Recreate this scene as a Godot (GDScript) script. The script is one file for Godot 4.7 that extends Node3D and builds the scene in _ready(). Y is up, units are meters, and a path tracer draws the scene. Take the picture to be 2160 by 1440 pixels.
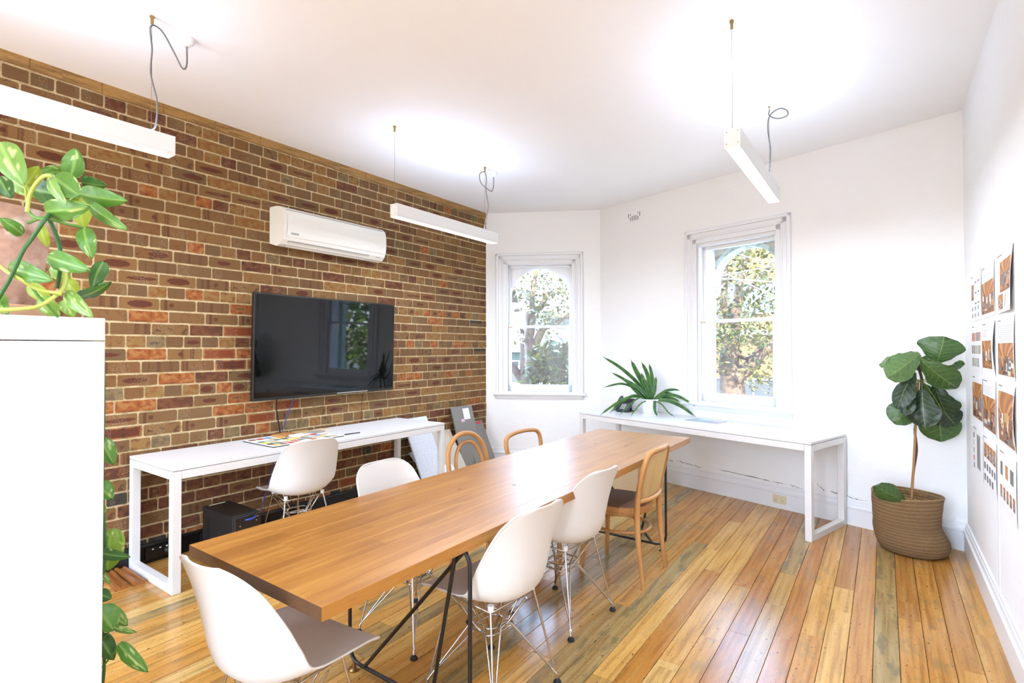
extends Node3D
# A white meeting room with an exposed brick wall, a long timber table and a canted corner of sash windows.

const HC := 3.167          # ceiling height
const XB := -4.104         # face of the brick wall
const XR := 0.477          # face of the right wall
const CA := Vector3(-4.104, 0, -5.21)    # corner brick wall / canted wall
const CB := Vector3(-2.848, 0, -5.889)   # corner canted wall / far wall
const CC := Vector3(0.477, 0, -4.942)    # corner far wall / right wall
const FAR_TURN := -0.27751               # far wall: local x runs along it, local z points into the room
const COR_TURN := 0.4957
const Z_NEAR := 3.0

# ---------------------------------------------------------------- mesh builder
class MB:
	var v := PackedVector3Array()
	var n := PackedVector3Array()
	var t := PackedVector2Array()
	var c := PackedColorArray()
	var xf := Transform3D.IDENTITY
	var col := Color.WHITE

	func tri(a: Vector3, b: Vector3, d: Vector3, na: Vector3, nb: Vector3, nd: Vector3, ua := Vector2.ZERO, ub := Vector2.ZERO, ud := Vector2.ZERO, ca := Color(-1, 0, 0), cb := Color(-1, 0, 0), cd := Color(-1, 0, 0)) -> void:
		if (b - a).cross(d - a).dot(na + nb + nd) > 0.0:
			v.append(xf * a); v.append(xf * d); v.append(xf * b)
			n.append((xf.basis * na).normalized()); n.append((xf.basis * nd).normalized()); n.append((xf.basis * nb).normalized())
			t.append(ua); t.append(ud); t.append(ub)
			c.append(col if ca.r < 0 else ca); c.append(col if cd.r < 0 else cd); c.append(col if cb.r < 0 else cb)
		else:
			v.append(xf * a); v.append(xf * b); v.append(xf * d)
			n.append((xf.basis * na).normalized()); n.append((xf.basis * nb).normalized()); n.append((xf.basis * nd).normalized())
			t.append(ua); t.append(ub); t.append(ud)
			c.append(col if ca.r < 0 else ca); c.append(col if cb.r < 0 else cb); c.append(col if cd.r < 0 else cd)

	func quad(a: Vector3, b: Vector3, d: Vector3, e: Vector3, nn: Vector3, ua := Vector2(0, 0), ub := Vector2(1, 0), ud := Vector2(1, 1), ue := Vector2(0, 1)) -> void:
		tri(a, b, d, nn, nn, nn, ua, ub, ud)
		tri(a, d, e, nn, nn, nn, ua, ud, ue)

	func _uv(p: Vector3, axis: int, g: int) -> Vector2:
		if g == axis:
			return Vector2(p[(axis + 1) % 3], p[(axis + 2) % 3])
		return Vector2(p[g], p[3 - axis - g])

	# bevelled box; g is the axis along which texture coordinate u runs
	func box(ctr: Vector3, size: Vector3, bev := 0.0, g := 0) -> void:
		var h := size * 0.5
		var b := minf(bev, minf(h.x, minf(h.y, h.z)) * 0.95)
		for a in 3:
			var p := (a + 1) % 3
			var q := (a + 2) % 3
			for s in [-1.0, 1.0]:
				var nn := Vector3.ZERO
				nn[a] = s
				var cs: Array[Vector3] = []
				for k in [[-1, -1], [1, -1], [1, 1], [-1, 1]]:
					var w := Vector3.ZERO
					w[a] = s * h[a]
					w[p] = k[0] * (h[p] - b)
					w[q] = k[1] * (h[q] - b)
					cs.append(w + ctr)
				quad(cs[0], cs[1], cs[2], cs[3], nn, _uv(cs[0], a, g), _uv(cs[1], a, g), _uv(cs[2], a, g), _uv(cs[3], a, g))
				if b > 0.0:
					for s2 in [-1.0, 1.0]:
						# edge between face a,s and face p,s2
						var n2 := Vector3.ZERO
						n2[p] = s2
						var e0 := Vector3.ZERO; var e1 := Vector3.ZERO; var f0 := Vector3.ZERO; var f1 := Vector3.ZERO
						e0[a] = s * h[a]; e0[p] = s2 * (h[p] - b); e0[q] = -(h[q] - b)
						e1 = e0; e1[q] = h[q] - b
						f0[a] = s * (h[a] - b); f0[p] = s2 * h[p]; f0[q] = -(h[q] - b)
						f1 = f0; f1[q] = h[q] - b
						e0 += ctr; e1 += ctr; f0 += ctr; f1 += ctr
						tri(e0, e1, f1, nn, nn, n2, _uv(e0, a, g), _uv(e1, a, g), _uv(f1, a, g))
						tri(e0, f1, f0, nn, n2, n2, _uv(e0, a, g), _uv(f1, a, g), _uv(f0, a, g))
		if b > 0.0:
			for sx in [-1.0, 1.0]:
				for sy in [-1.0, 1.0]:
					for sz in [-1.0, 1.0]:
						tri(ctr + Vector3(sx * h.x, sy * (h.y - b), sz * (h.z - b)), ctr + Vector3(sx * (h.x - b), sy * h.y, sz * (h.z - b)), ctr + Vector3(sx * (h.x - b), sy * (h.y - b), sz * h.z), Vector3(sx, 0, 0), Vector3(0, sy, 0), Vector3(0, 0, sz))

	func box2(a: Vector3, b: Vector3, bev := 0.0, g := 0) -> void:
		box((a + b) * 0.5, (b - a).abs(), bev, g)

	func tube(pts: PackedVector3Array, r: Variant, sides := 8, closed := false, caps := true) -> void:
		var m := pts.size()
		if m < 2:
			return
		var tang: Array[Vector3] = []
		for i in m:
			var a := pts[(i - 1 + m) % m] if (closed or i > 0) else pts[0]
			var b := pts[(i + 1) % m] if (closed or i < m - 1) else pts[m - 1]
			tang.append((b - a).normalized())
		var up := Vector3.UP if absf(tang[0].y) < 0.9 else Vector3.RIGHT
		var e := (up - tang[0] * up.dot(tang[0])).normalized()
		var rings := []
		for i in m:
			e = (e - tang[i] * e.dot(tang[i])).normalized()
			var f := tang[i].cross(e)
			var rr: float = r if r is float else r[i]
			var ring: Array[Vector3] = []
			for k in sides:
				var an := TAU * k / sides
				ring.append((e * cos(an) + f * sin(an)))
			rings.append([ring, rr])
		var last := m if closed else m - 1
		var du := 0.0
		for i in last:
			var j := (i + 1) % m
			var A: Array = rings[i][0]
			var B: Array = rings[j][0]
			var ra: float = rings[i][1]
			var rb: float = rings[j][1]
			var len := pts[i].distance_to(pts[j])
			for k in sides:
				var k2 := (k + 1) % sides
				var p0: Vector3 = pts[i] + A[k] * ra
				var p1: Vector3 = pts[i] + A[k2] * ra
				var p2: Vector3 = pts[j] + B[k2] * rb
				var p3: Vector3 = pts[j] + B[k] * rb
				var v0 := float(k) / sides * 0.1
				var v1 := float(k + 1) / sides * 0.1
				tri(p0, p1, p2, A[k], A[k2], B[k2], Vector2(du, v0), Vector2(du, v1), Vector2(du + len, v1))
				tri(p0, p2, p3, A[k], B[k2], B[k], Vector2(du, v0), Vector2(du + len, v1), Vector2(du + len, v0))
			du += len
		if caps and not closed:
			for q in [0, m - 1]:
				var nn: Vector3 = tang[q] * (-1.0 if q == 0 else 1.0)
				var R: Array = rings[q][0]
				var rr: float = rings[q][1]
				for k in sides:
					tri(pts[q], pts[q] + R[k] * rr, pts[q] + R[(k + 1) % sides] * rr, nn, nn, nn)

	# profile of (radius, height) about the y axis at ctr
	func lathe(prof: Array, sides := 20, ctr := Vector3.ZERO, squash := 1.0) -> void:
		var m := prof.size()
		var nrm := []
		for i in m - 1:
			var d: Vector2 = prof[i + 1] - prof[i]
			nrm.append(Vector2(d.y, -d.x).normalized() if d.length() > 1e-7 else Vector2(1, 0))
		for i in m - 1:
			var n0: Vector2 = nrm[i]
			var n1: Vector2 = nrm[i]
			if i > 0 and n0.dot(nrm[i - 1]) > 0.6: n0 = (n0 + nrm[i - 1]).normalized()
			if i < m - 2 and n1.dot(nrm[i + 1]) > 0.6: n1 = (n1 + nrm[i + 1]).normalized()
			for k in sides:
				var a0 := TAU * k / sides
				var a1 := TAU * (k + 1) / sides
				var d0 := Vector3(cos(a0), 0, sin(a0) * squash)
				var d1 := Vector3(cos(a1), 0, sin(a1) * squash)
				var P: Vector2 = prof[i]
				var Q: Vector2 = prof[i + 1]
				var p0 := ctr + d0 * P.x + Vector3(0, P.y, 0)
				var p1 := ctr + d1 * P.x + Vector3(0, P.y, 0)
				var q0 := ctr + d0 * Q.x + Vector3(0, Q.y, 0)
				var q1 := ctr + d1 * Q.x + Vector3(0, Q.y, 0)
				var u0 := float(k) / sides
				var u1 := float(k + 1) / sides
				if P.x > 1e-6:
					tri(p0, p1, q1, d0 * n0.x + Vector3(0, n0.y, 0), d1 * n0.x + Vector3(0, n0.y, 0), d1 * n1.x + Vector3(0, n1.y, 0), Vector2(u0, P.y), Vector2(u1, P.y), Vector2(u1, Q.y))
				if Q.x > 1e-6:
					tri(p0, q1, q0, d0 * n0.x + Vector3(0, n0.y, 0), d1 * n1.x + Vector3(0, n1.y, 0), d0 * n1.x + Vector3(0, n1.y, 0), Vector2(u0, P.y), Vector2(u1, Q.y), Vector2(u0, Q.y))

	# polygon in the xy plane, extruded from z0 to z1
	func prism(poly: PackedVector2Array, z0: float, z1: float) -> void:
		var idx := Geometry2D.triangulate_polygon(poly)
		for i in range(0, idx.size(), 3):
			var a := poly[idx[i]]; var b := poly[idx[i + 1]]; var d := poly[idx[i + 2]]
			for zz in [z0, z1]:
				var nn := Vector3(0, 0, 1 if zz == maxf(z0, z1) else -1)
				tri(Vector3(a.x, a.y, zz), Vector3(b.x, b.y, zz), Vector3(d.x, d.y, zz), nn, nn, nn, a, b, d)
		var area := 0.0
		for i in poly.size():
			area += poly[i].cross(poly[(i + 1) % poly.size()])
		for i in poly.size():
			var a := poly[i]
			var b := poly[(i + 1) % poly.size()]
			var e := b - a
			var nn := Vector3(e.y, -e.x, 0).normalized() * (1.0 if area > 0 else -1.0)
			quad(Vector3(a.x, a.y, z0), Vector3(b.x, b.y, z0), Vector3(b.x, b.y, z1), Vector3(a.x, a.y, z1), nn, Vector2(a.x, z0), Vector2(b.x, z0), Vector2(b.x, z1), Vector2(a.x, z1))

	# rows of points; normals from neighbours; thick > 0 makes a closed sheet
	func grid(rows: Array, thick := 0.0, flip := 1.0, cols: Array = []) -> void:
		var R := rows.size()
		var K: int = rows[0].size()
		var nr := []
		for i in R:
			var line := PackedVector3Array()
			for k in K:
				var du: Vector3 = rows[mini(i + 1, R - 1)][k] - rows[maxi(i - 1, 0)][k]
				var dv: Vector3 = rows[i][mini(k + 1, K - 1)] - rows[i][maxi(k - 1, 0)]
				if dv.length() < 1e-7:
					var i2 := clampi(i + (1 if i == 0 else -1), 0, R - 1)
					dv = rows[i2][mini(k + 1, K - 1)] - rows[i2][maxi(k - 1, 0)]
				if du.length() < 1e-7:
					du = Vector3(0, 1, 0)
				line.append(du.cross(dv).normalized() * flip)
			nr.append(line)
		var sides := [1.0] if thick <= 0.0 else [1.0, -1.0]
		for s in sides:
			for i in R - 1:
				for k in K - 1:
					var a: Vector3 = rows[i][k] + nr[i][k] * s * thick * 0.5
					var b: Vector3 = rows[i][k + 1] + nr[i][k + 1] * s * thick * 0.5
					var d: Vector3 = rows[i + 1][k + 1] + nr[i + 1][k + 1] * s * thick * 0.5
					var e: Vector3 = rows[i + 1][k] + nr[i + 1][k] * s * thick * 0.5
					var ua := Vector2(float(i) / (R - 1), float(k) / (K - 1))
					var ub := Vector2(float(i) / (R - 1), float(k + 1) / (K - 1))
					var ud := Vector2(float(i + 1) / (R - 1), float(k + 1) / (K - 1))
					var ue := Vector2(float(i + 1) / (R - 1), float(k) / (K - 1))
					if cols.is_empty():
						tri(a, b, d, nr[i][k] * s, nr[i][k + 1] * s, nr[i + 1][k + 1] * s, ua, ub, ud)
						tri(a, d, e, nr[i][k] * s, nr[i + 1][k + 1] * s, nr[i + 1][k] * s, ua, ud, ue)
					else:
						tri(a, b, d, nr[i][k] * s, nr[i][k + 1] * s, nr[i + 1][k + 1] * s, ua, ub, ud, cols[i][k], cols[i][k + 1], cols[i + 1][k + 1])
						tri(a, d, e, nr[i][k] * s, nr[i + 1][k + 1] * s, nr[i + 1][k] * s, ua, ud, ue, cols[i][k], cols[i + 1][k + 1], cols[i + 1][k])
		if thick > 0.0:
			var rim := []
			for k in K: rim.append([0, k])
			for i in range(1, R): rim.append([i, K - 1])
			for k in range(K - 2, -1, -1): rim.append([R - 1, k])
			for i in range(R - 2, 0, -1): rim.append([i, 0])
			var mid: Vector3 = rows[R / 2][K / 2]
			for q in rim.size():
				var A: Array = rim[q]
				var B: Array = rim[(q + 1) % rim.size()]
				var pa: Vector3 = rows[A[0]][A[1]]
				var pb: Vector3 = rows[B[0]][B[1]]
				var na: Vector3 = nr[A[0]][A[1]] * thick * 0.5
				var nb: Vector3 = nr[B[0]][B[1]] * thick * 0.5
				if pa.distance_to(pb) < 1e-6: continue
				var o := (pb - pa).cross(na).normalized()
				if o.dot(pa - mid) < 0: o = -o
				var keep := col
				if not cols.is_empty(): col = cols[A[0]][A[1]]
				quad(pa - na, pb - nb, pb + nb, pa + na, o)
				col = keep

	func done() -> ArrayMesh:
		var arr := []
		arr.resize(Mesh.ARRAY_MAX)
		arr[Mesh.ARRAY_VERTEX] = v
		arr[Mesh.ARRAY_NORMAL] = n
		arr[Mesh.ARRAY_TEX_UV] = t
		arr[Mesh.ARRAY_COLOR] = c
		var m := ArrayMesh.new()
		m.add_surface_from_arrays(Mesh.PRIMITIVE_TRIANGLES, arr)
		return m

# ---------------------------------------------------------------- scene helpers
var used := {}
var M := {}
var rng := RandomNumberGenerator.new()

func numbered(called: String) -> String:
	var k: int = used.get(called, 0)
	used[called] = k + 1
	return called if k == 0 else "%s_%03d" % [called, k]

func tag(o: Node, label: String, category: String, group := "") -> Node:
	o.set_meta("label", label)
	o.set_meta("category", category)
	if group: o.set_meta("group", group)
	return o

func thing(called: String, label: String, category: String, at := Vector3.ZERO, turn := 0.0, group := "") -> Node3D:
	var o := Node3D.new()
	o.name = numbered(called)
	add_child(o)
	o.position = at
	o.rotation.y = turn
	tag(o, label, category, group)
	return o

func part(parent: Node, called: String, mesh: Variant, m: Material, label := "") -> MeshInstance3D:
	var o := MeshInstance3D.new()
	o.name = called
	o.mesh = mesh.done() if mesh is MB else mesh
	o.material_override = m
	parent.add_child(o, true)
	if label: o.set_meta("label", label)
	return o

func one(called: String, mesh: Variant, m: Material, label: String, category: String, group := "") -> MeshInstance3D:
	var o := part(self, numbered(called), mesh, m)
	tag(o, label, category, group)
	return o

func struct(called: String, mesh: Variant, m: Material) -> Node3D:
	var o: Node3D
	if mesh == null:
		o = Node3D.new()
		o.name = called
		add_child(o)
	else:
		o = part(self, called, mesh, m)
	o.set_meta("kind", "structure")
	return o

func mat(c: Color, rough := 0.6, metal := 0.0) -> StandardMaterial3D:
	var m := StandardMaterial3D.new()
	m.albedo_color = c
	m.roughness = rough
	m.metallic = metal
	return m

func rgb8(r: float, g: float, b: float) -> Color:
	return Color(r / 255.0, g / 255.0, b / 255.0)

func vmat(rough := 0.5, back := Color.BLACK) -> StandardMaterial3D:
	var m := mat(Color.WHITE, rough)
	m.vertex_color_use_as_albedo = true
	if back != Color.BLACK:
		m.backlight_enabled = true
		m.backlight = back
	return m

func tmat(im: Image, rough := 0.6) -> StandardMaterial3D:
	var m := mat(Color.WHITE, rough)
	m.albedo_texture = ImageTexture.create_from_image(im)
	return m

# smooth curve through points
func cr(p: Array, per := 6, closed := false) -> PackedVector3Array:
	var out := PackedVector3Array()
	var m := p.size()
	var segs := m if closed else m - 1
	for i in segs:
		var a: Vector3 = p[(i - 1 + m) % m] if (closed or i > 0) else p[0] * 2.0 - p[1]
		var b: Vector3 = p[i]
		var d: Vector3 = p[(i + 1) % m]
		var e: Vector3 = p[(i + 2) % m] if (closed or i < m - 2) else p[m - 1] * 2.0 - p[m - 2]
		for k in per:
			out.append(b.cubic_interpolate(d, a, e, float(k) / per))
	if not closed:
		out.append(p[m - 1])
	return out

# noise picture stretched by sx, sy, as bytes 0..255
func streaks(w: int, h: int, sx: float, sy: float, freq: float, sd: int, oct := 3) -> PackedByteArray:
	var f := FastNoiseLite.new()
	f.seed = sd
	f.noise_type = FastNoiseLite.TYPE_SIMPLEX_SMOOTH
	f.frequency = freq
	f.fractal_octaves = oct
	var im := f.get_image(maxi(2, int(w / sx)), maxi(2, int(h / sy)), false, false, true)
	im.convert(Image.FORMAT_L8)
	im.resize(w, h, Image.INTERPOLATE_CUBIC)
	return im.get_data()

func image_of(w: int, h: int, data: PackedByteArray) -> Image:
	return Image.create_from_data(w, h, false, Image.FORMAT_RGB8, data)

# profile (depth from the wall, height) swept from p0 to p1; side is the direction into the room
func moulding(mb: MB, prof: Array, p0: Vector3, p1: Vector3, side: Vector3) -> void:
	var m := prof.size()
	for i in m:
		var a: Vector2 = prof[i]
		var b: Vector2 = prof[(i + 1) % m]
		var e := b - a
		if e.length() < 1e-6: continue
		var nn := side * e.y + Vector3.UP * -e.x
		nn = nn.normalized()
		mb.quad(p0 + side * a.x + Vector3.UP * a.y, p1 + side * a.x + Vector3.UP * a.y, p1 + side * b.x + Vector3.UP * b.y, p0 + side * b.x + Vector3.UP * b.y, nn, Vector2(0, a.y), Vector2(1, a.y), Vector2(1, b.y), Vector2(0, b.y))
	for q in [[p0, p0 - p1], [p1, p1 - p0]]:
		var nn: Vector3 = q[1].normalized()
		var pp := PackedVector2Array(prof)
		var idx := Geometry2D.triangulate_polygon(pp)
		for i in range(0, idx.size(), 3):
			var pts := []
			for k in 3: pts.append(q[0] + side * pp[idx[i + k]].x + Vector3.UP * pp[idx[i + k]].y)
			mb.tri(pts[0], pts[1], pts[2], nn, nn, nn)

func frame(mb: MB, x0: float, x1: float, y0: float, y1: float, w: float, z0: float, z1: float, bev := 0.003, bottom := true) -> void:
	mb.box2(Vector3(x0, y0, z0), Vector3(x0 + w, y1, z1), bev)
	mb.box2(Vector3(x1 - w, y0, z0), Vector3(x1, y1, z1), bev)
	mb.box2(Vector3(x0, y1 - w, z0), Vector3(x1, y1, z1), bev)
	if bottom: mb.box2(Vector3(x0, y0, z0), Vector3(x1, y0 + w, z1), bev)

func _ready() -> void:
	# ---- camera
	var cam := Camera3D.new()
	cam.name = "camera"
	cam.fov = rad_to_deg(2.0 * atan(720.0 / 1103.0))
	cam.near = 0.05
	cam.far = 200.0
	cam.position = Vector3(0, 1.45, 0)
	cam.basis = Basis.from_euler(Vector3(deg_to_rad(0.787), deg_to_rad(35.41), deg_to_rad(-0.07)))
	add_child(cam)
	cam.current = true
	# ---- sky, sun, exposure
	var env := Environment.new()
	env.background_mode = Environment.BG_SKY
	var sky := Sky.new()
	var sm := ProceduralSkyMaterial.new()
	sm.sky_top_color = Color(0.6, 0.76, 0.96)
	sm.sky_horizon_color = Color(0.9, 0.945, 0.99)
	sm.ground_horizon_color = Color(0.72, 0.72, 0.70)
	sm.ground_bottom_color = Color(0.45, 0.44, 0.42)
	sm.sky_energy_multiplier = 1.0
	sky.sky_material = sm
	env.sky = sky
	env.background_energy_multiplier = SKY_POWER
	env.tonemap_mode = Environment.TONE_MAPPER_LINEAR
	env.tonemap_exposure = EXPOSURE
	env.sdfgi_enabled = true
	env.ssao_enabled = true
	env.ssil_enabled = true
	var we := WorldEnvironment.new()
	we.name = "world_environment"
	we.environment = env
	add_child(we)
	var sun := DirectionalLight3D.new()
	sun.name = "sun"
	sun.light_color = Color(1.0, 0.95, 0.85)
	sun.light_energy = SUN_POWER
	sun.light_angular_distance = 0.6
	sun.shadow_enabled = true
	sun.sky_mode = DirectionalLight3D.SKY_MODE_LIGHT_ONLY
	sun.basis = Basis.looking_at(Vector3(-0.45, -0.75, -0.62))
	add_child(sun)
	# ---- contents
	rng.seed = 41
	materials()
	room()
	bricks()
	floor_boards()
	build_windows()
	fittings()
	lamps()
	desks()
	table()
	chairs()
	wall_machines()
	desk_things()
	leaning_samples()
	papers()
	fig_tree()
	cabinet_and_vine()
	outdoors()

const EXPOSURE := 1.62
const SKY_POWER := 15.0
const SUN_POWER := 6.5
const LAMP_POWER := 1.75
const UP_POWER := 0.48

func materials() -> void:
	# painted plaster with faint roller texture
	var pl := mat(rgb8(246, 246, 244), 0.75)
	var hn := FastNoiseLite.new()
	hn.seed = 5
	hn.frequency = 0.02
	hn.fractal_octaves = 4
	var ht := NoiseTexture2D.new()
	ht.width = 512; ht.height = 512
	ht.seamless = true
	ht.noise = hn
	pl.heightmap_enabled = true
	pl.heightmap_texture = ht
	pl.heightmap_scale = 0.25
	pl.uv1_triplanar = true
	pl.uv1_world_triplanar = true
	pl.uv1_scale = Vector3(0.9, 0.9, 0.9)
	M.plaster = pl
	M.ceiling = mat(rgb8(250, 250, 249), 0.8)
	M.gloss_white = mat(rgb8(238, 239, 240), 0.35)
	M.desk = mat(rgb8(228, 226, 222), 0.3)
	M.laminate = mat(rgb8(228, 227, 225), 0.38)
	M.shell = mat(rgb8(226, 222, 216), 0.35)
	M.ac = mat(rgb8(238, 236, 228), 0.35)
	M.ac_line = mat(rgb8(120, 118, 110), 0.6)
	M.chrome = mat(rgb8(200, 196, 190), 0.16, 1.0)
	M.steel = mat(rgb8(150, 140, 125), 0.3, 1.0)
	M.brass = mat(rgb8(165, 135, 85), 0.35, 1.0)
	M.black_steel = mat(rgb8(24, 24, 25), 0.35)
	M.black = mat(rgb8(18, 17, 17), 0.4)
	M.black_gloss = mat(rgb8(14, 13, 13), 0.3)
	M.black_case = mat(rgb8(30, 27, 25), 0.4)
	M.rubber = mat(rgb8(22, 21, 21), 0.7)
	M.screen = mat(rgb8(9, 9, 10), 0.03)
	M.screen.metallic_specular = 0.45
	M.grey_cord = mat(rgb8(112, 110, 108), 0.6)
	M.blue_cord = mat(rgb8(40, 62, 150), 0.5)
	M.white_plastic = mat(rgb8(238, 237, 233), 0.4)
	M.cream_plastic = mat(rgb8(228, 216, 180), 0.45)
	M.ivory = mat(rgb8(225, 210, 170), 0.5)
	M.paper = mat(rgb8(244, 244, 243), 0.7)
	M.dark_print = mat(rgb8(70, 70, 72), 0.7)
	M.glass = mat(Color(1, 1, 1, 0.04), 0.02)
	M.glass.transparency = BaseMaterial3D.TRANSPARENCY_ALPHA
	M.old_paint = weathered(rgb8(196, 190, 172), rgb8(140, 105, 80), 77)
	M.pale_green = weathered(rgb8(205, 224, 218), rgb8(150, 165, 160), 78)
	M.gap = mat(rgb8(35, 26, 18), 0.9)
	M.floor_wood = wood_floor_material()
	M.table_wood = table_material()
	M.end_grain = end_grain_material()
	M.beech = beech_material(rgb8(196, 142, 82), rgb8(150, 98, 48), 31)
	M.dark_seat = beech_material(rgb8(120, 88, 66), rgb8(90, 62, 44), 33)
	M.mould_wood = beech_material(rgb8(165, 105, 52), rgb8(120, 70, 32), 34)
	M.old_beam = beech_material(rgb8(168, 128, 70), rgb8(96, 68, 34), 35)
	M.mortar = weathered(rgb8(206, 184, 142), rgb8(184, 160, 116), 79)
	M.terracotta = weathered(rgb8(190, 150, 130), rgb8(226, 212, 200), 80)
	M.terracotta_plain = mat(rgb8(212, 168, 132), 0.85)
	M.soil = mat(rgb8(52, 40, 32), 0.95)
	M.leaf = vmat(0.42, Color(0.25, 0.3, 0.12))
	M.stem = mat(rgb8(126, 150, 62), 0.5)
	M.white_pot = mat(rgb8(238, 239, 241), 0.25)

# two-tone patchy material
func weathered(a: Color, b: Color, sd: int) -> StandardMaterial3D:
	var W := 256
	var n1 := streaks(W, W, 1, 1, 0.02, sd, 4)
	var n2 := streaks(W, W, 1, 1, 0.15, sd + 1, 2)
	var d := PackedByteArray()
	d.resize(W * W * 3)
	for i in W * W:
		var k := smoothstep(0.52, 0.75, n1[i] / 255.0)
		var g := 0.92 + 0.16 * n2[i] / 255.0
		var c := a.lerp(b, k)
		d[i * 3] = clampi(int(c.r * g * 255), 0, 255)
		d[i * 3 + 1] = clampi(int(c.g * g * 255), 0, 255)
		d[i * 3 + 2] = clampi(int(c.b * g * 255), 0, 255)
	var m := tmat(image_of(W, W, d), 0.85)
	m.uv1_triplanar = true
	m.uv1_world_triplanar = true
	m.uv1_scale = Vector3(1.6, 1.6, 1.6)
	return m

# straight grain along u (one metre of u is one picture)
func beech_material(a: Color, b: Color, sd: int) -> StandardMaterial3D:
	var W := 512
	var H := 128
	var n1 := streaks(W, H, 16, 1, 0.06, sd, 3)
	var n2 := streaks(W, H, 8, 1, 0.3, sd + 1, 2)
	var d := PackedByteArray()
	d.resize(W * H * 3)
	for i in W * H:
		var k := clampf(0.7 * smoothstep(0.4, 0.8, n1[i] / 255.0) + 0.5 * smoothstep(0.55, 0.85, n2[i] / 255.0), 0, 1)
		var c := a.lerp(b, k * 0.7)
		d[i * 3] = int(c.r * 255); d[i * 3 + 1] = int(c.g * 255); d[i * 3 + 2] = int(c.b * 255)
	var m := tmat(image_of(W, H, d), 0.38)
	m.uv1_scale = Vector3(1, 4, 1)
	return m

const FLOOR_KINDS := 16
func wood_floor_material() -> StandardMaterial3D:
	var W := 1024
	var H := FLOOR_KINDS * 64
	var s1 := streaks(W, H, 24, 1, 0.05, 11, 3)
	var s2 := streaks(W, H, 10, 1, 0.35, 12, 2)
	var bl := streaks(W, H, 3, 1, 0.018, 13, 3)
	var knots := streaks(W, H, 2, 1, 0.05, 14, 2)
	var base := [rgb8(178, 128, 64), rgb8(188, 140, 76), rgb8(168, 114, 54), rgb8(184, 132, 66), rgb8(158, 106, 52), rgb8(192, 146, 84), rgb8(174, 120, 58), rgb8(164, 124, 72), rgb8(150, 122, 80), rgb8(186, 136, 72), rgb8(172, 118, 58), rgb8(190, 152, 96), rgb8(162, 106, 50), rgb8(180, 130, 70), rgb8(144, 114, 72), rgb8(176, 124, 62)]
	var grey := rgb8(104, 92, 70)
	var dark := rgb8(84, 48, 24)
	var d := PackedByteArray()
	d.resize(W * H * 3)
	for y in H:
		var kind := y / 64
		var b0: Color = base[kind]
		var stain := 0.7 if kind in [8, 14] else (0.28 if kind % 3 == 0 else 0.1)
		for x in W:
			var i := y * W + x
			var f1 := s1[i] / 255.0
			var f2 := s2[i] / 255.0
			var c := b0.lerp(dark, 0.28 * smoothstep(0.5, 0.9, f1))
			c = c.lerp(b0.lightened(0.18), 0.5 * smoothstep(0.5, 0.1, f1))
			c = c.lerp(dark, 0.22 * smoothstep(0.6, 0.9, f2))
			c = c.lerp(grey, stain * smoothstep(0.58, 0.85, bl[i] / 255.0))
			c = c.lerp(dark, 0.75 * smoothstep(0.86, 0.95, knots[i] / 255.0))
			c = Color(minf(1, c.r * 1.08), minf(1, c.g * 1.1), c.b * 1.02)
			d[i * 3] = int(c.r * 255); d[i * 3 + 1] = int(c.g * 255); d[i * 3 + 2] = int(c.b * 255)
	# nail holes and worm holes
	var r2 := RandomNumberGenerator.new()
	r2.seed = 8
	for k in 1500:
		var px := r2.randi_range(2, W - 4)
		var py := r2.randi_range(2, H - 4)
		var wd := r2.randi_range(1, 4)
		for q in wd:
			var i := (py * W + px + q) * 3
			d[i] = 48; d[i + 1] = 30; d[i + 2] = 18
	var m := tmat(image_of(W, H, d), 0.22)
	return m

func table_material() -> StandardMaterial3D:
	var W := 1024
	var H := 512
	var s1 := streaks(W, H, 30, 1, 0.035, 21, 3)
	var s2 := streaks(W, H, 14, 1, 0.25, 22, 2)
	var bl := streaks(W, H, 4, 1, 0.01, 23, 2)
	var d := PackedByteArray()
	d.resize(W * H * 3)
	var a := rgb8(174, 116, 42)
	var lt := rgb8(188, 132, 56)
	var dk := rgb8(138, 84, 28)
	for i in W * H:
		var c := a.lerp(lt, smoothstep(0.45, 0.75, s1[i] / 255.0))
		c = c.lerp(dk, 0.35 * smoothstep(0.6, 0.85, s2[i] / 255.0))
		c = c.lerp(dk, 0.4 * smoothstep(0.55, 0.8, bl[i] / 255.0))
		d[i * 3] = int(c.r * 255); d[i * 3 + 1] = int(c.g * 255); d[i * 3 + 2] = int(c.b * 255)
	var m := tmat(image_of(W, H, d), 0.34)
	m.clearcoat_enabled = true
	m.clearcoat = 0.7
	m.clearcoat_roughness = 0.3
	m.uv1_scale = Vector3(0.5, 1.2, 1)
	return m

func end_grain_material() -> StandardMaterial3D:
	var W := 512
	var H := 64
	var nz := streaks(W, H, 1, 1, 0.04, 25, 2)
	var d := PackedByteArray()
	d.resize(W * H * 3)
	for y in H:
		for x in W:
			var i := y * W + x
			var k := int(x / 66)
			var cx := 66.0 * k + 33.0 + 40.0 * sin(k * 2.3)
			var cy := 120.0 if k % 2 == 0 else -70.0
			var rad := Vector2(x - cx, (y - cy) * 1.1).length() + nz[i] * 0.06
			var ring := smoothstep(0.3, 0.9, sin(rad * 0.85) * 0.5 + 0.5)
			var c := rgb8(104, 70, 40).lerp(rgb8(70, 44, 24), ring)
			d[i * 3] = int(c.r * 255); d[i * 3 + 1] = int(c.g * 255); d[i * 3 + 2] = int(c.b * 255)
	return tmat(image_of(W, H, d), 0.45)

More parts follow.
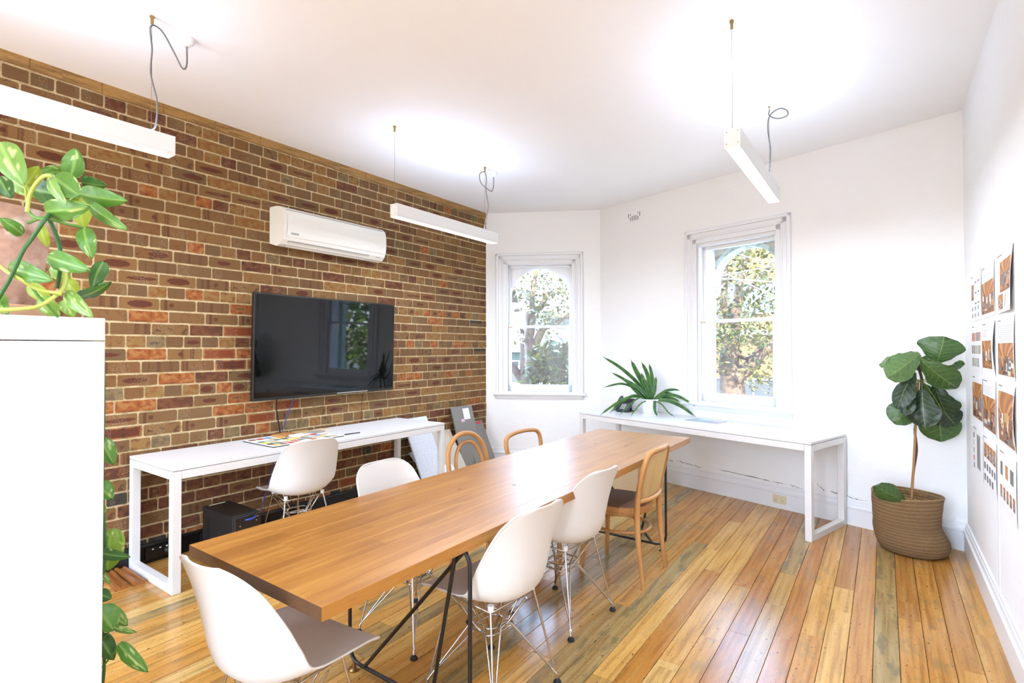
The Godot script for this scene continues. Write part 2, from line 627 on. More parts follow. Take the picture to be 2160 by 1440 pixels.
# ---------------------------------------------------------------- room shell
# boxes of a wall of length L in its own frame, with openings [x0, x1, y0, y1]
func wall_shape(mb: MB, L0: float, L1: float, thick: float, holes: Array) -> void:
	var x := L0
	for h in holes:
		mb.box2(Vector3(x, -0.2, -thick), Vector3(h[0], HC + 0.2, 0))
		mb.box2(Vector3(h[0], -0.2, -thick), Vector3(h[1], h[2], 0))
		mb.box2(Vector3(h[0], h[3], -thick), Vector3(h[1], HC + 0.2, 0))
		x = h[1]
	mb.box2(Vector3(x, -0.2, -thick), Vector3(L1, HC + 0.2, 0))

const SKIRT := [Vector2(0, 0), Vector2(0.022, 0), Vector2(0.022, 0.135), Vector2(0.029, 0.14), Vector2(0.029, 0.152), Vector2(0.019, 0.16), Vector2(0.015, 0.182), Vector2(0.01, 0.186), Vector2(0.01, 0.2), Vector2(0, 0.205)]

func room() -> void:
	var mb := MB.new()
	mb.box2(Vector3(-4.6, HC, -6.6), Vector3(0.95, HC + 0.25, Z_NEAR + 0.4))
	struct("ceiling", mb, M.ceiling)
	# far wall with the second window
	mb = MB.new()
	var far := struct("wall_far", null, null)
	far.position = Vector3(0, 0, -5.078)
	far.rotation.y = FAR_TURN
	wall_shape(mb, -3.0, 0.6, 0.32, [[W2.x0, W2.x1, W2.y0, W2.y1]])
	part(far, "plaster", mb, M.plaster)
	# canted corner wall with the first window
	mb = MB.new()
	var cor := struct("wall_corner", null, null)
	cor.position = CA
	cor.rotation.y = COR_TURN
	wall_shape(mb, -0.3, 1.46, 0.32, [[W1.x0, W1.x1, W1.y0, W1.y1]])
	part(cor, "plaster", mb, M.plaster)
	# right wall, two sheets with a joint
	mb = MB.new()
	mb.box2(Vector3(XR, -0.2, -6.2), Vector3(XR + 0.3, HC + 0.2, Z_NEAR + 0.3))
	struct("wall_right", mb, M.plaster)
	# wall behind the camera, with three unseen windows sized to light the room
	mb = MB.new()
	var near := struct("wall_near", null, null)
	near.position = Vector3(0, 0, Z_NEAR)
	near.rotation.y = PI
	wall_shape(mb, -0.9, 4.5, 0.3, UNSEEN_WINDOW_HOLES)
	part(near, "plaster", mb, M.plaster)
	# skirtings
	mb = MB.new()
	var far_dir := Vector3(cos(-FAR_TURN), 0, sin(-FAR_TURN))
	var far_in := Vector3(sin(FAR_TURN), 0, cos(FAR_TURN))
	moulding(mb, SKIRT, CB, CC, far_in)
	struct("baseboard_far", mb, M.gloss_white)
	mb = MB.new()
	moulding(mb, SKIRT, CA, CB, Vector3(sin(COR_TURN), 0, cos(COR_TURN)))
	struct("baseboard_corner", mb, M.gloss_white)
	mb = MB.new()
	moulding(mb, SKIRT, CC, Vector3(XR, 0, Z_NEAR), Vector3(-1, 0, 0))
	struct("baseboard_right", mb, M.gloss_white)
	mb = MB.new()
	moulding(mb, [Vector2(-0.01, 0), Vector2(0.026, 0), Vector2(0.026, 0.115), Vector2(0.018, 0.128), Vector2(-0.01, 0.13)], Vector3(XB, 0, Z_NEAR), CA, Vector3(1, 0, 0))
	struct("baseboard_left", mb, M.black_gloss)
	# old timber plate along the top of the bricks, uneven lower edge
	mb = MB.new()
	var zz := Z_NEAR
	while zz > CA.z + 0.02:
		var z2 := maxf(zz - 0.35, CA.z + 0.01)
		var y0 := 3.1 + rng.randf_range(-0.004, 0.004)
		mb.box2(Vector3(XB - 0.05, y0, z2), Vector3(XB + 0.012, HC + 0.01, zz), 0.003, 2)
		zz = z2
	struct("trim_1", mb, M.old_beam)
	# the joint and the thin cover strip of the lining boards on the right wall
	mb = MB.new()
	mb.box2(Vector3(XR - 0.004, 0.2, -3.668), Vector3(XR + 0.01, 2.42, -3.648), 0.0015, 1)
	struct("trim_2", mb, M.gloss_white)

const W1 := {"x0": 0.262, "x1": 1.092, "y0": 0.9, "y1": 2.52, "c0": 0.128, "c1": 1.215, "ct": 2.648}
const W2 := {"x0": -1.62, "x1": -0.822, "y0": 0.9, "y1": 2.515, "c0": -1.765, "c1": -0.692, "ct": 2.668}
const UNSEEN_WINDOW_HOLES := [[0.0, 1.3, 0.25, 2.9], [1.5, 2.8, 0.25, 2.9], [3.0, 4.0, 0.25, 2.9]]

# ---------------------------------------------------------------- bricks
const ROW := 0.0863
const ROW_TOP := 3.094
# z of one joint in each course (measured), headers every fourth course
const JOINT := [-1.69, -1.773, -1.713, -1.781, -1.851, -1.765, -1.751, -1.793, -1.903, -1.783, -1.711, -1.876, -1.897, -1.773, -1.707, -1.77, -1.844, -1.735, -1.713, -1.819, -1.914, -1.765, -1.693, -1.769, -1.889, -1.944, -1.737, -1.80, -1.68, -1.84, -1.73, -1.78, -1.66, -1.82, -1.72, -1.77]
var brick_meshes := {"S": [], "H": []}

func brick_atlas() -> Image:
	var W := 2048
	var H := 240
	var fine := streaks(W, H, 1, 1, 0.35, 51, 2)
	var blot := streaks(W, H, 1, 1, 0.03, 52, 3)
	var wob := streaks(W, H, 1, 1, 0.08, 53, 2)
	var d := PackedByteArray()
	d.resize(W * H * 3)
	var r2 := RandomNumberGenerator.new()
	r2.seed = 99
	var brown := [rgb8(166, 124, 80), rgb8(156, 116, 76), rgb8(148, 110, 74), rgb8(174, 130, 82), rgb8(160, 114, 72)]
	var oval := rgb8(118, 58, 36)
	var cells := []
	for k in 48: cells.append([(k % 16) * 128, (k / 16) * 48, 128, "S", s_kind(k)])
	for k in 64: cells.append([(k % 32) * 64, 144 + (k / 32) * 48, 64, "H", h_kind(k)])
	for cell in cells:
		var cw: int = cell[2]
		var kind: String = cell[4]
		var b0: Color = brown[r2.randi() % 5]
		if r2.randf() < 0.4: b0 = b0.lerp(rgb8(140, 112, 84), 0.5)
		var bands := []
		if kind == "band":
			for q in r2.randi_range(2, 4): bands.append([r2.randf_range(0.06, 0.94), r2.randf_range(0.02, 0.06), r2.randf_range(0.35, 0.9)])
			if r2.randf() < 0.5: bands.append([-1.0, r2.randf_range(0.3, 0.7), 0.1])
		var ox := r2.randf_range(0.4, 0.62)
		var ow := r2.randf_range(0.22, 0.4)
		var oh := r2.randf_range(0.16, 0.34)
		var flecks := r2.randf() < 0.35
		var fx := r2.randf()
		var smut := r2.randf() < 0.12
		for y in 48:
			for x in cw:
				var i: int = (cell[1] + y) * W + cell[0] + x
				var u := float(x) / cw
				var w := float(y) / 48.0
				var f := fine[i] / 255.0
				var bl := blot[i] / 255.0
				var wb := (wob[i] / 255.0 - 0.5) * 0.25
				var c := b0
				var edge := minf(minf(u * cw / 48.0, (1 - u) * cw / 48.0), minf(w, 1 - w))
				match kind:
					"plain":
						c = b0.lerp(rgb8(150, 98, 60), 0.7 * smoothstep(0.55, 0.8, bl))
					"oval":
						var q := Vector2((u - ox) / ow, (w - 0.52 + (u - ox) * 0.05) / oh).length() + wb
						c = b0.lerp(oval, 0.9 * smoothstep(1.06, 0.9, q))
					"band":
						c = b0
						for bd in bands:
							if bd[0] < 0:
								var q2 := Vector2((u - bd[1]) / 0.07, (w - 0.5) / 0.2).length() + wb
								c = c.lerp(rgb8(120, 62, 38), 0.8 * smoothstep(1.1, 0.8, q2))
							else:
								c = c.lerp(rgb8(118, 72, 48), bd[2] * smoothstep(bd[1], bd[1] * 0.6, absf(u - bd[0] + wb * 0.08)))
					"flare":
						c = rgb8(206, 150, 100).lerp(rgb8(178, 98, 50), 0.6 * bl)
						var q3 := maxf(absf(u - 0.5) / 0.43, absf(w - 0.5) / 0.36) + wb * 0.8
						c = c.lerp(rgb8(166, 78, 38) if ox < 0.52 else rgb8(122, 58, 36), 0.95 * smoothstep(1.08, 0.9, q3))
					"maroon":
						c = rgb8(146, 88, 58).lerp(rgb8(118, 70, 50), smoothstep(0.35, 0.75, bl))
						c = c.lerp(b0, 0.5 * smoothstep(0.55, 0.8, 1.0 - bl))
					"char":
						c = rgb8(88, 80, 74).lerp(rgb8(64, 60, 60), smoothstep(0.4, 0.7, bl))
						if cw == 128: c = c.lerp(b0, smoothstep(0.3, 0.5, w + wb))
					"tan":
						c = rgb8(186, 146, 92).lerp(rgb8(178, 118, 64), smoothstep(0.4, 0.75, bl))
						c = c.lerp(rgb8(130, 96, 70), 0.6 * smoothstep(0.72, 0.88, wob[i] / 255.0))
					"orange":
						c = rgb8(196, 112, 54).lerp(rgb8(214, 150, 92), smoothstep(0.45, 0.75, bl))
						c = c.lerp(rgb8(150, 80, 44), smoothstep(0.62, 0.85, 1.0 - bl))
					"grey":
						c = rgb8(168, 142, 108).lerp(rgb8(140, 118, 92), smoothstep(0.4, 0.7, bl))
				if smut: c = c.lerp(rgb8(70, 58, 50), 0.5 * smoothstep(0.65, 0.8, bl))
				c = c.lerp(rgb8(205, 182, 142), 0.45 * smoothstep(0.07, 0.0, edge + wb * 0.1))
				if flecks and f > 0.74 and absf(u - fx + wb) < 0.2 + wb: c = rgb8(232, 224, 210)
				var g := 0.6 + 0.26 * f
				d[i * 3] = clampi(int(c.r * g * 1.02 * 255), 0, 255)
				d[i * 3 + 1] = clampi(int(c.g * g * 0.99 * 255), 0, 255)
				d[i * 3 + 2] = clampi(int(c.b * g * 0.86 * 255), 0, 255)
	return image_of(W, H, d)

func s_kind(k: int) -> String:
	return ["plain", "oval", "band", "flare", "maroon", "char", "tan", "oval", "orange", "plain", "band", "oval", "plain", "band", "maroon", "flare"][k % 16]

func h_kind(k: int) -> String:
	return ["plain", "orange", "maroon", "char", "tan", "plain", "oval", "grey", "plain", "tan", "plain", "orange", "maroon", "plain", "grey", "oval"][k % 16]

# a brick face with worn, rounded corners; its face looks along +x
func brick_mesh(L: float, H: float, rect: Rect2, r2: RandomNumberGenerator) -> MB:
	var mb := MB.new()
	var out := []
	for q in [[1, 1], [-1, 1], [-1, -1], [1, -1]]:
		var rad := r2.randf_range(0.004, 0.012)
		var a := Vector2(q[0] * L / 2, q[1] * (H / 2 - rad))
		var m := Vector2(q[0] * (L / 2 - rad * 0.3), q[1] * (H / 2 - rad * 0.3))
		var b := Vector2(q[0] * (L / 2 - rad), q[1] * H / 2)
		var mid := Vector2(q[0] * L * 0.12, q[1] * (H / 2 - r2.randf_range(0, 0.002)))
		if q[0] * q[1] > 0: out.append_array([a, m, b, mid])
		else: out.append_array([mid, b, m, a])
	var X := Vector3(1, 0, 0)
	var m2 := out.size()
	for i in m2:
		var a: Vector2 = out[i] + Vector2(r2.randf_range(-0.0006, 0.0006), r2.randf_range(-0.0008, 0.0008))
		out[i] = a
	for i in m2:
		var a: Vector2 = out[i]
		var b: Vector2 = out[(i + 1) % m2]
		var uv := func(p: Vector2) -> Vector2: return rect.position + Vector2((0.5 - p.x / L * 0.96), (0.5 - p.y / H * 0.96)) * rect.size
		var ins := 0.965
		var a3 := Vector3(0, a.y * ins, a.x * 0.99)
		var b3 := Vector3(0, b.y * ins, b.x * 0.99)
		mb.tri(Vector3(0, 0, 0), a3, b3, X, X, X, uv.call(Vector2.ZERO), uv.call(a), uv.call(b))
		var e := Vector3(0, a.y + b.y, a.x + b.x).normalized()
		var a4 := Vector3(-0.03, a.y, a.x)
		var b4 := Vector3(-0.03, b.y, b.x)
		mb.tri(a3, b3, b4, (X + e).normalized(), (X + e).normalized(), e, uv.call(a), uv.call(b), uv.call(b))
		mb.tri(a3, b4, a4, (X + e).normalized(), e, e, uv.call(a), uv.call(b), uv.call(a))
	return mb

func px_of(p: Vector3) -> Vector3:
	var b := Basis.from_euler(Vector3(deg_to_rad(0.787), deg_to_rad(35.41), 0))
	var q := b.inverse() * (p - Vector3(0, 1.45, 0))
	if q.z > -0.05: return Vector3(-9999, -9999, 1)
	return Vector3(1080 - 1103 * q.x / q.z, 720 + 1103 * q.y / q.z, -q.z)

func bricks() -> void:
	var wall := MB.new()
	wall.box2(Vector3(XB - 0.35, -0.2, -5.6), Vector3(XB - 0.004, HC + 0.2, Z_NEAR + 0.3))
	var left := struct("wall_left", null, null)
	part(left, "mortar", wall, M.mortar)
	var im := brick_atlas()
	var bm := tmat(im, 0.9)
	var r2 := RandomNumberGenerator.new()
	r2.seed = 7
	for k in 48:
		brick_meshes.S.append([brick_mesh(0.2315, 0.0775, Rect2((k % 16) * 128 / 2048.0, (k / 16) * 48 / 240.0, 128 / 2048.0, 0.2), r2), s_kind(k)])
	for k in 64:
		brick_meshes.H.append([brick_mesh(0.1118, 0.0775, Rect2((k % 32) * 64 / 2048.0, (144 + (k / 32) * 48) / 240.0, 64 / 2048.0, 0.2), r2), h_kind(k)])
	var all := []
	for row in 35:
		var head := row == 0 or (row % 4 == 2)
		var pitch := 0.12 if head else 0.24
		var yc := ROW_TOP - (row + 0.5) * ROW + 0.003
		var z: float = JOINT[row]
		while z < Z_NEAR: z += pitch
		var last := false
		while z > CA.z + 0.03 and not last:
			var L := pitch
			var z2 := z - pitch + (r2.randf_range(-0.004, 0.004))
			if z2 < CA.z + 0.035:
				z2 = CA.z + 0.004
				last = true
			L = z - z2
			var zc := (z + z2) * 0.5
			var kind := pick_kind(row, zc, head, r2)
			all.append([zc, yc, head, kind, L / pitch, r2.randf_range(-0.002, 0.002), r2.randi()])
			z = z2
	# the 300 that show largest are pieces of their own, the others one mass
	var order := []
	for q in all.size():
		var b: Array = all[q]
		var p := px_of(Vector3(XB, b[1], b[0]))
		var score := 0.0
		if p.z > 0.1 and p.x > 10 and p.x < 1030 and p.y > 60 and p.y < 1200:
			var hid := (p.x < 222 and p.y > 660) or (p.x > 540 and p.x < 826 and p.y > 640 and p.y < 825) or (p.x > 590 and p.x < 800 and p.y > 465 and p.y < 525) or (p.x > 400 and p.y > 1010) or (p.x < 340 and p.y > 245 + p.x * 0.24 - 70 and p.y < 245 + p.x * 0.24) or (p.x < 180 and p.y > 420)
			if not hid: score = (0.12 if b[2] else 0.24) / (p.z * p.z)
		order.append([score, q])
	order.sort_custom(func(a, b): return a[0] > b[0])
	var single := {}
	for k in 300: single[order[k][1]] = true
	var rest := MB.new()
	var made := {}
	for q in all.size():
		var b: Array = all[q]
		var key := "H" if b[2] else "S"
		var cand := []
		for k in brick_meshes[key].size():
			if brick_meshes[key][k][1] == b[3]: cand.append(k)
		var k: int = cand[b[6] % cand.size()]
		var src: MB = brick_meshes[key][k][0]
		var xf := Transform3D(Basis.from_scale(Vector3(1, 1, b[4])), Vector3(XB + 0.001 + b[5], b[1], b[0]))
		if single.has(q):
			var mk := "%s%d" % [key, k]
			if not made.has(mk): made[mk] = src.done()
			var o := part(left, "brick", made[mk], bm)
			o.transform = xf
		else:
			for i in src.v.size():
				rest.v.append(xf * src.v[i]); rest.n.append(src.n[i]); rest.t.append(src.t[i]); rest.c.append(Color.WHITE)
	var o2 := part(left, "far_bricks", rest, bm)
	o2.set_meta("kind", "stuff")

func pick_kind(row: int, z: float, head: bool, r2: RandomNumberGenerator) -> String:
	var x := r2.randf()
	if head:
		if row >= 27: return "maroon" if x < 0.4 else ("char" if x < 0.62 else ("orange" if x < 0.76 else "plain"))
		if row >= 14: return "plain" if x < 0.3 else ("tan" if x < 0.55 else ("orange" if x < 0.74 else ("maroon" if x < 0.84 else ("grey" if x < 0.92 else "oval"))))
		return "plain" if x < 0.6 else ("maroon" if x < 0.74 else ("tan" if x < 0.88 else ("orange" if x < 0.93 else ("grey" if x < 0.965 else "tan"))))
	if row >= 27: return "maroon" if x < 0.34 else ("plain" if x < 0.55 else ("band" if x < 0.75 else ("oval" if x < 0.9 else "flare")))
	if row >= 14:
		if z > -2.6: return "flare" if x < 0.22 else ("oval" if x < 0.42 else ("band" if x < 0.68 else ("plain" if x < 0.84 else ("orange" if x < 0.9 else "maroon"))))
		return "plain" if x < 0.34 else ("band" if x < 0.62 else ("oval" if x < 0.78 else ("tan" if x < 0.93 else ("char" if x < 0.95 else "orange"))))
	return "plain" if x < 0.42 else ("oval" if x < 0.72 else ("band" if x < 0.94 else ("maroon" if x < 0.965 else "tan")))

# ---------------------------------------------------------------- floor
func floor_boards() -> void:
	var sub := MB.new()
	sub.box2(Vector3(-4.5, -0.2, -6.4), Vector3(0.8, -0.022, Z_NEAR + 0.3))
	var fl := struct("floor", null, null)
	part(fl, "underlay", sub, M.gap)
	var r2 := RandomNumberGenerator.new()
	r2.seed = 19
	var W := 0.1022
	var x := XR - 0.02
	var row := 0
	while x > XB - 0.05:
		var x0 := x - W
		var z := Z_NEAR
		var first := true
		var far_z := far_edge((x + x0) * 0.5) - 0.06
		while z > far_z + 0.02:
			var L := r2.randf_range(1.6, 3.4)
			if first: L = r2.randf_range(1.2, 4.2)
			first = false
			var z2 := z - L
			if z2 < far_z + 0.4: z2 = far_z
			var kind := r2.randi() % FLOOR_KINDS
			var off := r2.randf()
			fl_plank(fl, x0 + 0.0009, x - 0.0009, z2 + 0.001, z - 0.001, kind, off, r2.randf_range(-0.0006, 0.0006))
			z = z2
		x = x0
		row += 1

func far_edge(x: float) -> float:
	if x < CB.x: return lerpf(CA.z, CB.z, clampf((x - CA.x) / (CB.x - CA.x), 0, 1))
	return lerpf(CB.z, CC.z, (x - CB.x) / (CC.x - CB.x))

func fl_plank(fl: Node3D, x0: float, x1: float, z0: float, z1: float, kind: int, off: float, dy: float) -> void:
	var mb := MB.new()
	var v0 := (kind + 0.04) / FLOOR_KINDS
	var v1 := (kind + 0.96) / FLOOR_KINDS
	var b := 0.0013
	var top := dy
	var U := func(z: float) -> float: return off + z / 1.9
	var up := Vector3.UP
	mb.quad(Vector3(x0 + b, top, z0 + b), Vector3(x1 - b, top, z0 + b), Vector3(x1 - b, top, z1 - b), Vector3(x0 + b, top, z1 - b), up, Vector2(U.call(z0), v0), Vector2(U.call(z0), v1), Vector2(U.call(z1), v1), Vector2(U.call(z1), v0))
	for s in [-1.0, 1.0]:
		var xe := x0 if s < 0 else x1
		var xi: float = xe - s * b
		var nn := Vector3(s, 0, 0)
		var vv := v0 if s < 0 else v1
		mb.tri(Vector3(xi, top, z0 + b), Vector3(xi, top, z1 - b), Vector3(xe, top - b, z1), up, up, nn, Vector2(U.call(z0), vv), Vector2(U.call(z1), vv), Vector2(U.call(z1), vv))
		mb.tri(Vector3(xi, top, z0 + b), Vector3(xe, top - b, z1), Vector3(xe, top - b, z0), up, nn, nn, Vector2(U.call(z0), vv), Vector2(U.call(z1), vv), Vector2(U.call(z0), vv))
		mb.quad(Vector3(xe, top - b, z0), Vector3(xe, top - b, z1), Vector3(xe, -0.022, z1), Vector3(xe, -0.022, z0), nn, Vector2(U.call(z0), vv), Vector2(U.call(z1), vv), Vector2(U.call(z1), vv), Vector2(U.call(z0), vv))
	for s in [-1.0, 1.0]:
		var ze := z0 if s < 0 else z1
		var zi: float = ze - s * b
		var nn := Vector3(0, 0, s)
		mb.quad(Vector3(x0, top - b, ze), Vector3(x1, top - b, ze), Vector3(x1 - b, top, zi), Vector3(x0 + b, top, zi), (nn + up).normalized(), Vector2(U.call(ze), v0), Vector2(U.call(ze), v1), Vector2(U.call(ze), v1), Vector2(U.call(ze), v0))
		mb.quad(Vector3(x0, top - b, ze), Vector3(x1, top - b, ze), Vector3(x1, -0.022, ze), Vector3(x0, -0.022, ze), nn)
	part(fl, "plank", mb, M.floor_wood)

# ---------------------------------------------------------------- windows
func sash_window(called: String, at: Vector3, turn: float, w: Dictionary, arch_in_plane: bool) -> Node3D:
	var o := struct(called, null, null)
	o.position = at
	o.rotation.y = turn
	var x0: float = w.x0
	var x1: float = w.x1
	var y0: float = w.y0
	var y1: float = w.y1
	var mb := MB.new()
	# casing: back band, flat, inner bead
	frame(mb, w.c0, w.c1, y0 - 0.04, w.ct, 0.032, 0.0, 0.036, 0.006, false)
	frame(mb, w.c0 + 0.028, w.c1 - 0.028, y0 - 0.04, w.ct - 0.028, 0.05, 0.0, 0.02, 0.003, false)
	frame(mb, w.c0 + 0.07, w.c1 - 0.07, y0 - 0.04, w.ct - 0.07, 0.02, 0.0, 0.03, 0.006, false)
	frame(mb, w.c0 + 0.085, w.c1 - 0.085, y0 - 0.04, w.ct - 0.085, 0.05, 0.0, 0.016, 0.003, false)
	part(o, "casing", mb, M.gloss_white)
	mb = MB.new()
	moulding(mb, [Vector2(-0.05, 0.868), Vector2(0.055, 0.868), Vector2(0.066, 0.874), Vector2(0.07, 0.884), Vector2(0.066, 0.895), Vector2(0.055, 0.9), Vector2(-0.05, 0.905)], Vector3(w.c0 - 0.03, 0, 0), Vector3(w.c1 + 0.03, 0, 0), Vector3(0, 0, 1))
	moulding(mb, [Vector2(0, 0.818), Vector2(0.012, 0.818), Vector2(0.02, 0.83), Vector2(0.03, 0.85), Vector2(0.034, 0.868), Vector2(0, 0.868)], Vector3(w.c0, 0, 0), Vector3(w.c1, 0, 0), Vector3(0, 0, 1))
	part(o, "sill", mb, M.gloss_white)
	# lining of the opening
	mb = MB.new()
	mb.box2(Vector3(x0 - 0.005, y0, -0.3), Vector3(x0 + 0.016, y1, 0.01), 0.002)
	mb.box2(Vector3(x1 - 0.016, y0, -0.3), Vector3(x1 + 0.005, y1, 0.01), 0.002)
	mb.box2(Vector3(x0, y1 - 0.016, -0.3), Vector3(x1, y1 + 0.005, 0.01), 0.002)
	mb.box2(Vector3(x0, y0 - 0.02, -0.33), Vector3(x1, y0 + 0.012, 0.01), 0.002)
	part(o, "jamb_lining", mb, M.gloss_white)
	# lower sash in front, upper sash behind
	var mid := 1.727
	mb = MB.new()
	var lx0 := x0 + 0.016
	var lx1 := x1 - 0.016
	mb.box2(Vector3(lx0, y0 + 0.012, -0.062), Vector3(lx0 + 0.042, mid + 0.016, -0.026), 0.004)
	mb.box2(Vector3(lx1 - 0.042, y0 + 0.012, -0.062), Vector3(lx1, mid + 0.016, -0.026), 0.004)
	mb.box2(Vector3(lx0, y0 + 0.012, -0.062), Vector3(lx1, y0 + 0.098, -0.026), 0.004)
	mb.box2(Vector3(lx0, mid - 0.016, -0.062), Vector3(lx1, mid + 0.016, -0.022), 0.005)
	var low := part(o, "lower_sash", mb, M.gloss_white)
	mb = MB.new()
	mb.box2(Vector3(lx0 + 0.03, y0 + 0.09, -0.047), Vector3(lx1 - 0.03, mid - 0.01, -0.043))
	part(low, "pane", mb, M.glass)
	mb = MB.new()
	mb.box2(Vector3(lx0, mid - 0.016, -0.104), Vector3(lx0 + 0.03, y1 - 0.016, -0.068), 0.004)
	mb.box2(Vector3(lx1 - 0.03, mid - 0.016, -0.104), Vector3(lx1, y1 - 0.016, -0.068), 0.004)
	mb.box2(Vector3(lx0, y1 - 0.05, -0.104), Vector3(lx1, y1 - 0.016, -0.068), 0.004)
	mb.box2(Vector3(lx0, mid - 0.016, -0.104), Vector3(lx1, mid + 0.012, -0.068), 0.004)
	var upp := part(o, "upper_sash", mb, M.gloss_white)
	mb = MB.new()
	mb.box2(Vector3(lx0 + 0.025, mid + 0.005, -0.088), Vector3(lx1 - 0.025, y1 - 0.04, -0.084))
	part(upp, "pane", mb, M.glass)
	if arch_in_plane:
		# white arched head that closes the upper sash
		mb = MB.new()
		mb.xf = Transform3D(Basis.IDENTITY, Vector3(0, 0, 0))
		mb.prism(arch_poly(lx0 + 0.005, lx1 - 0.005, mid, y1 - 0.016, (lx0 + lx1) / 2, 0.371, 2.092), -0.14, -0.106)
		part(o, "arched_head", mb, M.gloss_white)
	# sash catch
	mb = MB.new()
	mb.box2(Vector3(x0 + 0.018, mid - 0.012, -0.022), Vector3(x0 + 0.07, mid + 0.004, -0.012), 0.003)
	mb.tube(PackedVector3Array([Vector3(x0 + 0.03, mid - 0.004, -0.02), Vector3(x0 + 0.03, mid - 0.004, 0.0)]), 0.006, 8)
	part(o, "sash_catch", mb, M.ivory)
	return o

# rectangle with an arched opening that reaches its lower edge
func arch_poly(x0: float, x1: float, y0: float, y1: float, cx: float, r: float, spring: float) -> PackedVector2Array:
	var p := PackedVector2Array([Vector2(x0, y0), Vector2(cx - r, y0)])
	for k in 25:
		var a := PI - PI * k / 24.0
		p.append(Vector2(cx + cos(a) * r, spring + sin(a) * r))
	p.append_array([Vector2(cx + r, y0), Vector2(x1, y0), Vector2(x1, y1), Vector2(x0, y1)])
	return p

func build_windows() -> void:
	sash_window("window_1", CA, COR_TURN, W1, true)
	var w2 := sash_window("window_2", Vector3(0, 0, -5.078), FAR_TURN, W2, false)
	# weathered plaster arch and pilaster outside the second window
	var mb := MB.new()
	mb.prism(arch_poly(-2.0, -0.5, 2.1, 2.9, -1.285, 0.415, 2.13), -0.43, -0.3)
	part(w2, "outer_arch", mb, M.old_paint)
	mb = MB.new()
	var ring := PackedVector2Array()
	for k in 25:
		var a := PI - PI * k / 24.0
		ring.append(Vector2(-1.285 + cos(a) * 0.415, 2.13 + sin(a) * 0.415))
	for k in range(24, -1, -1):
		var a := PI - PI * k / 24.0
		ring.append(Vector2(-1.285 + cos(a) * 0.365, 2.13 + sin(a) * 0.365))
	mb.prism(ring, -0.48, -0.33)
	part(w2, "arch_moulding", mb, M.pale_green)
	for side in [-1.0, 1.0]:
		mb = MB.new()
		var cx: float = -1.285 + side * 0.44
		mb.box2(Vector3(cx - 0.04, 0.6, -0.46), Vector3(cx + 0.04, 2.02, -0.34), 0.012)
		mb.box2(Vector3(cx - 0.06, 1.88, -0.48), Vector3(cx + 0.06, 1.91, -0.33), 0.012)
		mb.box2(Vector3(cx - 0.055, 2.0, -0.48), Vector3(cx + 0.055, 2.06, -0.33), 0.012)
		mb.box2(Vector3(cx - 0.08, 2.06, -0.5), Vector3(cx + 0.08, 2.12, -0.32), 0.015)
		mb.box2(Vector3(cx - 0.095, 2.11, -0.51), Vector3(cx + 0.095, 2.14, -0.31), 0.008)
		part(w2, "pilaster", mb, M.pale_green)
	# unseen windows behind the camera, placed to light the room: plain frames with glass
	var k := 3
	for h in UNSEEN_WINDOW_HOLES:
		var o := struct("window_%d" % k, null, null)
		o.position = Vector3(0, 0, Z_NEAR)
		o.rotation.y = PI
		mb = MB.new()
		frame(mb, h[0] - 0.1, h[1] + 0.1, h[2] - 0.05, h[3] + 0.1, 0.11, 0.0, 0.03, 0.004)
		frame(mb, h[0], h[1], h[2], h[3], 0.05, -0.14, -0.02, 0.004)
		mb.box2(Vector3(h[0], 1.73, -0.12), Vector3(h[1], 1.77, -0.06), 0.004)
		part(o, "window_frame", mb, M.gloss_white)
		mb = MB.new()
		mb.box2(Vector3(h[0] + 0.04, h[2] + 0.04, -0.092), Vector3(h[1] - 0.04, h[3] - 0.04, -0.088))
		part(o, "pane", mb, M.glass)
		k += 1

func far_frame(parent_only := false) -> Transform3D:
	return Transform3D(Basis(Vector3.UP, FAR_TURN), Vector3(0, 0, -5.078))

